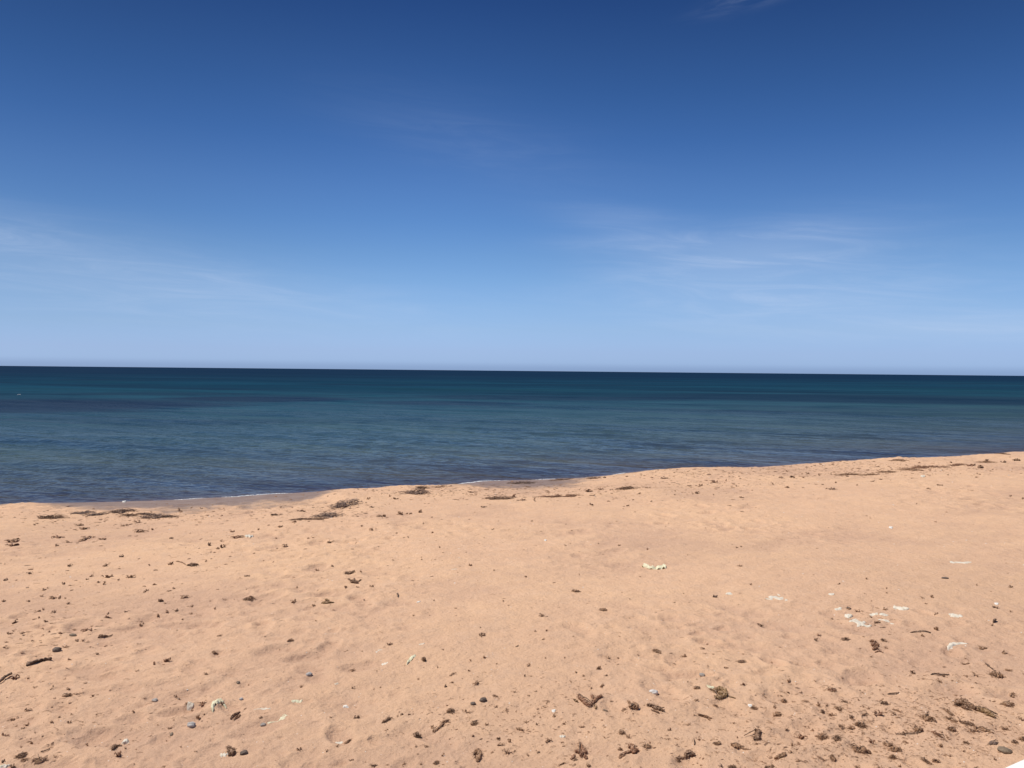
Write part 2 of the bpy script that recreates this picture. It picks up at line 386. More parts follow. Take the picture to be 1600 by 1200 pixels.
    # facets turned away hide behind those turned to the viewer, so the mean reflectance levels off with distance
    fac = gg.m('MULTIPLY', fr.outputs[0], gg.m('MULTIPLY', gg.smooth(gg.m('LOGARITHM', dist, 10.0), 1.25, 2.15, REF_NEAR, REF_FAR), gg.m('MULTIPLY', gg.smooth(calm, 0.3, 0.7, 0.75, 1.25), gg.m('MULTIPLY', gg.smooth(grp, 0.30, 0.70, 0.82, 1.2), gg.smooth(grp2, 0.32, 0.68, 0.72, 1.28)))), clamp=True)
    gl = gg.N.new('ShaderNodeBsdfGlossy'); gl.inputs[0].default_value = (1, 1, 1, 1); gg.L.new(rough, gl.inputs['Roughness']); gg.L.new(n, gl.inputs['Normal'])
    m2 = gg.N.new('ShaderNodeMixShader'); gg.L.new(fac, m2.inputs[0]); gg.L.new(mx.outputs[0], m2.inputs[1]); gg.L.new(gl.outputs[0], m2.inputs[2])
    gg.L.new(m2.outputs[0], o.inputs[0])
    return mt
SEA_BODY = [(0.0, (0.100, 0.082, 0.076)), (0.12, (0.085, 0.090, 0.088)), (0.28, (0.054, 0.090, 0.098)), (0.42, (0.020, 0.074, 0.110)),
            (0.52, (0.010, 0.057, 0.100)), (0.65, (0.006, 0.027, 0.066)), (1.0, (0.005, 0.022, 0.062))]
MEADOWS = [(-38, 62, 16, 13, 0.9), (-24, 78, 10, 8, 0.8), (-6, 72, 9, 6, 0.6), (4, 88, 18, 9, 0.55), (45, 100, 35, 18, 0.6)]
REF_NEAR, REF_FAR = 0.30, 0.020
M['sea'] = sea_material()

# ------------------------------------------------------------------ object helpers
COL = scene.collection
def link(name, V, Fc, mat, parent=None, loc=(0, 0, 0), smooth=True):
    me = bpy.data.meshes.new(name)
    V = np.asarray(V, dtype=np.float64)
    me.from_pydata(V.tolist(), [], Fc)
    me.materials.append(mat); me.update()
    if smooth: me.shade_smooth()
    o = bpy.data.objects.new(name, me); COL.objects.link(o)
    if parent is not None: o.parent = parent
    o.location = loc; return o
def tag(o, label=None, cat=None, group=None, kind=None):
    for k, v in (('label', label), ('category', cat), ('group', group), ('kind', kind)):
        if v: o[k] = v
    return o
def grid_mesh(name, R, T, hfun, mat, attrs):
    R = np.asarray(R); T = np.asarray(T); nr, ntt = len(R), len(T)
    rr, tt = np.meshgrid(R, T, indexing='ij')
    x = (rr * np.sin(tt)).ravel(); y = (rr * np.cos(tt)).ravel()
    z, at = hfun(x, y)
    co = np.stack([x, y, z], 1).astype(np.float32)
    i = np.arange(nr - 1)[:, None]; j = np.arange(ntt)[None, :]; j2 = (j + 1) % ntt
    f = np.stack([(i * ntt + j), (i * ntt + j2), ((i + 1) * ntt + j2), ((i + 1) * ntt + j)], -1).reshape(-1, 4)[:, ::-1]
    me = bpy.data.meshes.new(name); nf = len(f)
    me.vertices.add(len(co)); me.vertices.foreach_set('co', co.ravel())
    me.loops.add(nf * 4); me.loops.foreach_set('vertex_index', f.astype(np.int32).ravel())
    me.polygons.add(nf); me.polygons.foreach_set('loop_start', np.arange(0, nf * 4, 4, dtype=np.int32))
    me.polygons.foreach_set('loop_total', np.full(nf, 4, dtype=np.int32))
    me.update(calc_edges=True); me.shade_smooth()
    for k, v in at.items():
        a = me.attributes.new(k, 'FLOAT', 'POINT'); a.data.foreach_set('value', v.astype(np.float32))
    me.materials.append(mat)
    o = bpy.data.objects.new(name, me); COL.objects.link(o); return o
def geo(a, b, ratio): 
    n = max(2, int(math.ceil(math.log(b / a) / math.log(ratio)))); return list(a * (b / a) ** (np.arange(n) / n))
def angles(half, step, coarse):
    a = list(np.arange(-half, half + 1e-6, step)); n = int((360 - 2 * half) / coarse)
    a += list(np.linspace(half, 360 - half, n + 1)[1:-1]); return np.radians(a)

# ------------------------------------------------------------------ sand
def sand_h(x, y):
    h = ground(x, y); base, q, zc, s = ground_parts(x, y)
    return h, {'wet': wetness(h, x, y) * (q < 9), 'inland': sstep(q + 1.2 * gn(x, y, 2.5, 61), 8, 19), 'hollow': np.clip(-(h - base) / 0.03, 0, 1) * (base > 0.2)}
R = geo(0.35, 2.6, 1.12) + geo(2.6, 12, 1.0022) + geo(12, 48, 1.0032) + geo(48, 6000, 1.08) + [6000]
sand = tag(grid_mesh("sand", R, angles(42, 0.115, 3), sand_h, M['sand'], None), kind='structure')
# ------------------------------------------------------------------ sea
_r = np.random.RandomState(5)
WAVES = []
for i in range(46):
    lam = 0.32 * (4.0 / 0.32) ** (i / 45.0) * (0.93 + 0.14 * _r.rand())
    spread = 34 if lam < 1.2 else 16
    th = math.radians(-27 + 90 + _r.normal(0, spread))        # travel direction, crests about -27 deg
    stp = 0.036 if lam < 1.0 else 0.012
    WAVES.append((2 * math.pi / lam, math.cos(th), math.sin(th), stp * lam / (2 * math.pi), _r.rand() * 6.28, lam))
def sea_h(x, y):
    base, q, zc, s = ground_parts(x, y)
    r = np.hypot(x, y); dep = -base
    res = np.maximum(r * 0.0045, 0.04)
    z = np.zeros_like(x)
    mod = 0.6 + 0.9 * sstep(gn(x, y, 6, 31), -0.5, 0.6)
    near = r < 900
    xn, yn = x[near], y[near]; rn = res[near]; zz = np.zeros_like(xn)
    for k, cx, cy, a, ph, lam in WAVES:
        w = 1 - sstep(rn, lam / 7, lam / 3)
        p = k * (xn * cx + yn * cy) + ph + 0.8 * gn(xn, yn, lam * 3, 33)
        zz += w * a * (np.sin(p) + 0.22 * np.sin(2 * p))
    z[near] = zz
    shal = sstep(dep, -0.05, 0.55)
    z = z * (0.12 + 0.88 * shal) * mod
    # low swells steepening towards the beach
    off = -q
    al = x * 0.906 - y * 0.423; ac = x * 0.423 + y * 0.906          # along and across the crests
    for lam, amp, sd_ in ((3.3, 0.022, 35), (5.2, 0.018, 41)):
        p = 2 * math.pi * (ac + 1.1 * gn(al, ac * 0.4, 11, sd_) + 0.25 * gn(al, ac, 2.5, sd_ + 1)) / lam
        sw = amp * (np.exp(2.2 * np.sin(p)) / 4.0 - 0.6) * sstep(off, 1.0, 4.0) * (1 - sstep(off, 18, 45)) * sstep(gn(al * 0.55, ac * 1.6, 6, sd_ + 2), -0.15, 0.5)
        z += sw * (lam < 4) + sw * (lam >= 4)
    return z, {'depth': dep, 'offshore': off - zc / 0.17}
R = geo(6, 11, 1.08) + geo(11, 120, 1.0040) + geo(120, 600, 1.010) + geo(600, 50000, 1.07) + [50000]
sea = tag(grid_mesh("sea", R, angles(42, 0.17, 3), sea_h, M['sea'], None), kind='structure')

# ------------------------------------------------------------------ builders for what lies about
class Buf:
    def __init__(s): s.V = []; s.F = []
    def add(s, V, Fc):
        b = len(s.V); s.V += [tuple(v) for v in V]; s.F += [tuple(i + b for i in f) for f in Fc]
def strand(b, rnd, p0, th, length, w, t, seg=6, curl=0.5, lift=0.0, z0=0.0, taper=0.8, sides=4):
    """a flat tapering frond: four-sided strap that wanders over the sand"""
    x, y = p0; pts = [(x, y, z0)]; d = length / seg; turn = rnd.uniform(-curl, curl)
    for i in range(seg):
        th += turn + rnd.uniform(-curl, curl) * 0.6
        x += math.cos(th) * d; y += math.sin(th) * d
        f = (i + 1) / seg
        pts.append((x, y, z0 * (1 - f * 0.6) + lift * math.sin(math.pi * min(1, f * rnd.uniform(0.7, 1.1))) + t * 0.5))
    V = []; Fc = []
    for i, p in enumerate(pts):
        a = pts[max(i - 1, 0)]; c = pts[min(i + 1, seg)]
        dx, dy = c[0] - a[0], c[1] - a[1]; l = math.hypot(dx, dy) or 1; nx, ny = -dy / l, dx / l
        f = i / seg; ww = w * 0.5 * (1 - taper * f ** 1.6) * (0.45 if i == 0 else 1) * rnd.uniform(0.75, 1.25)
        tw = rnd.uniform(-0.8, 0.8)
        V += [(p[0] + nx * ww * math.cos(tw), p[1] + ny * ww * math.cos(tw), p[2] + ww * math.sin(tw)), (p[0], p[1], p[2] + t * 0.6),
              (p[0] - nx * ww * math.cos(tw), p[1] - ny * ww * math.cos(tw), p[2] - ww * math.sin(tw)), (p[0], p[1], p[2] - t * 0.6)]
    for i in range(seg):
        for k in range(4):
            a = i * 4 + k; c = i * 4 + (k + 1) % 4; Fc.append((a, c, c + 4, a + 4))
    Fc.append((3, 2, 1, 0)); e = seg * 4; Fc.append((e, e + 1, e + 2, e + 3))
    b.add(V, Fc); return pts
import bmesh
def _ico(sub):
    bm = bmesh.new(); bmesh.ops.create_icosphere(bm, subdivisions=sub, radius=1)
    V = np.array([v.co[:] for v in bm.verts]); Fc = [tuple(v.index for v in f.verts) for f in bm.faces]; bm.free(); return V, Fc
ICO = {1: _ico(1), 2: _ico(2), 3: _ico(3), 4: _ico(4)}
def lump(b, rnd, c, rx, ry, rz, rough=0.3, sub=2, flat=1.0):
    V, Fc = ICO[sub]; V = V.copy(); s = rnd.randint(0, 9999)
    n = gn(V[:, 0] * 1.3 + s, V[:, 1] * 1.3 + V[:, 2] * 1.7, 1.0, s % 50) + 0.5 * gn(V[:, 0] * 3 + V[:, 2] * 2 + s, V[:, 1] * 3, 1.0, s % 37)
    V *= (1 + rough * n)[:, None]
    a = rnd.uniform(0, 6.28); ca, sa = math.cos(a), math.sin(a)
    V = V * [rx, ry, rz]
    if flat < 1: V[:, 2] = np.where(V[:, 2] < 0, V[:, 2] * flat, V[:, 2])
    b.add(V + np.array(c), Fc)
def build_form(form, L_, D, Z, rnd, big):
    """L_ length, D depth on the ground, Z height in metres -> list of (part name, Buf)"""
    b = Buf(); 
    if form == 'S':
        n = rnd.randint(3, 5) + (3 if big else 0); sg = 5 if big else 3
        mt = max(0.0016, Z * 0.18)
        for i in range(n):
            u = rnd.uniform(-0.32, 0.32) * L_; v = rnd.uniform(-0.3, 0.3) * D
            th = rnd.choice((0, math.pi)) + rnd.uniform(-0.9, 0.9)
            strand(b, rnd, (u, v), th, L_ * rnd.uniform(0.25, 0.5), max(D * rnd.uniform(0.18, 0.38), 0.003), mt, sg, 0.55, Z * rnd.uniform(0.4, 1.1), Z * rnd.uniform(0.0, 0.5))
        for i in range(2):
            lump(b, rnd, (rnd.uniform(-.18, .18) * L_, rnd.uniform(-.12, .12) * D, Z * 0.22), L_ * rnd.uniform(.12, .24), D * rnd.uniform(.18, .34), Z * rnd.uniform(.3, .6), 0.5, 2 if big else 1)
        return [('', b)]
    if form == 'M':
        n = int(min(130, 34 + L_ * D * 190))
        for i in range(n):
            a = rnd.uniform(0, 6.28); r = rnd.random() ** 0.6
            u = math.cos(a) * r * L_ * 0.47; v = math.sin(a) * r * D * 0.5
            strand(b, rnd, (u, v), rnd.gauss(0, 0.55) + rnd.choice((0, math.pi)), rnd.uniform(0.06, 0.20), rnd.uniform(0.009, 0.022), 0.004, 4, 0.35,
                   Z * rnd.uniform(0.2, 1.0) * (1 - r * 0.6), Z * rnd.uniform(0, 0.9) * (1 - r * 0.7))
        for i in (-1, 1):
            strand(b, rnd, (-L_ * .45, i * D * .08), 0.0, L_ * .9, 0.022, 0.008, 9, 0.05, 0.006, 0.002, 0.3)
        for i in range(max(5, n // 11)):
            a = rnd.uniform(0, 6.28); r = rnd.random() ** 0.7 * 0.8
            lump(b, rnd, (math.cos(a) * r * L_ * .42, math.sin(a) * r * D * .45, 0), rnd.uniform(.03, .08), rnd.uniform(.03, .07), Z * rnd.uniform(.35, .8) * (1 - r * .5), 0.5, 1)
        return [('', b)]
    if form == 'C':
        st = Buf()
        k = 7 if big else 4
        for i in range(k):                                   # crumpled body of the clump
            a = rnd.uniform(0, 6.28); r = rnd.random() ** 0.8
            lump(b, rnd, (math.cos(a) * r * L_ * .30, math.sin(a) * r * D * .30, Z * rnd.uniform(.1, .4)), L_ * rnd.uniform(.07, .17), D * rnd.uniform(.10, .20), Z * rnd.uniform(.22, .5), 0.75, 3 if big else 2)
        n = 70 if big else 24
        for i in range(n):
            a = rnd.uniform(0, 6.28); r = rnd.random() ** 0.7
            u = math.cos(a) * r * L_ * .34; v = math.sin(a) * r * D * .34
            th = a + rnd.gauss(0, 0.9)
            z0 = Z * (1 - r * 0.75) * rnd.uniform(0.1, 1.0)
            strand(b, rnd, (u, v), th, min(L_, D * 1.6) * rnd.uniform(.12, .34), max(min(L_, D) * rnd.uniform(.035, .10), .0025), max(Z * .035, .0012), 5, 0.7, Z * rnd.uniform(-.05, .45), z0)
        for i in range(4 if big else 2):                     # the thicker stalks
            a = rnd.choice((0, math.pi)) + rnd.uniform(-0.6, 0.6)
            strand(st, rnd, (rnd.uniform(-.12, .12) * L_, rnd.uniform(-.12, .12) * D), a, L_ * rnd.uniform(.32, .5), max(min(L_, D) * .09, .004), max(Z * .10, .003), 7, 0.28, Z * rnd.uniform(.2, .8), Z * .35)
        return [('fronds', b), ('stalk', st)] if big else [('', _join(b, st))]
    if form == 'T':
        w = max(D * 0.5, 0.004)
        p = strand(b, rnd, (-L_ / 2, 0), rnd.uniform(-.1, .1), L_, w, w * 0.6, 8, 0.10, Z * 0.5, Z * 0.3, 0.5)
        for i in range(2):
            q = p[rnd.randint(2, 6)]
            strand(b, rnd, (q[0], q[1]), rnd.choice((-1, 1)) * rnd.uniform(.5, 1.1), L_ * .16, w * .6, w * .35, 3, .2, Z * .3, q[2])
        return [('', b)]
    if form == 'P':
        lump(b, rnd, (0, 0, Z * 0.30), L_ * .5, D * .5, Z * .62, 0.16, 4)
        return [('', b)]
def _join(a, b): a.add(b.V, b.F); return a
def place(px, py, w, h, ang, zscale=1.0):
    """where it lies, its two ground axes, and metres across"""
    c = spot(px, py + h * 0.22)
    dist = float(np.linalg.norm(c - CAM)); mpp = dist / F
    sn = max((CAM[2] - c[2]) / dist, 0.05)
    a = math.radians(ang)
    ux, uy = math.cos(a) * mpp, math.sin(a) * mpp / sn            # along the long axis on the ground, per pixel
    view = np.array([c[0], c[1]]) / math.hypot(c[0], c[1]); side = np.array([view[1], -view[0]])
    U = side * ux + view * uy
    k = np.linalg.norm(U)
    if abs(ang) > 45: k = min(k, mpp * 2.2)
    if h / w > 0.38: k = min(k, mpp * 1.15)
    L_ = w * (k if abs(ang) > 5 else mpp); U = U / np.linalg.norm(U); W = np.array([-U[1], U[0]])
    if W @ view < 0: W = -W
    D = h * mpp / sn * 0.50; Z = h * mpp * 0.55 * zscale
    D = min(D, max(L_ * 1.5, 0.03)) if h < w * 2 else D
    return c, U, W, L_, D, Z
def settle(c, U, W, V, sink=0.0):
    """local (u, v, z) -> coordinates relative to c, following the sand"""
    V = np.asarray(V, float)
    x = c[0] + U[0] * V[:, 0] + W[0] * V[:, 1]; y = c[1] + U[1] * V[:, 0] + W[1] * V[:, 1]
    z = ground(x, y) + V[:, 2] - sink
    return np.stack([x - c[0], y - c[1], z - c[2]], 1)
NAME = {'S': ('seaweed_scrap', 'seaweed'), 'C': ('seaweed_clump', 'seaweed'), 'M': ('seaweed_mat', 'seaweed'), 'T': ('twig', 'twig'), 'P': ('pebble', 'pebble')}
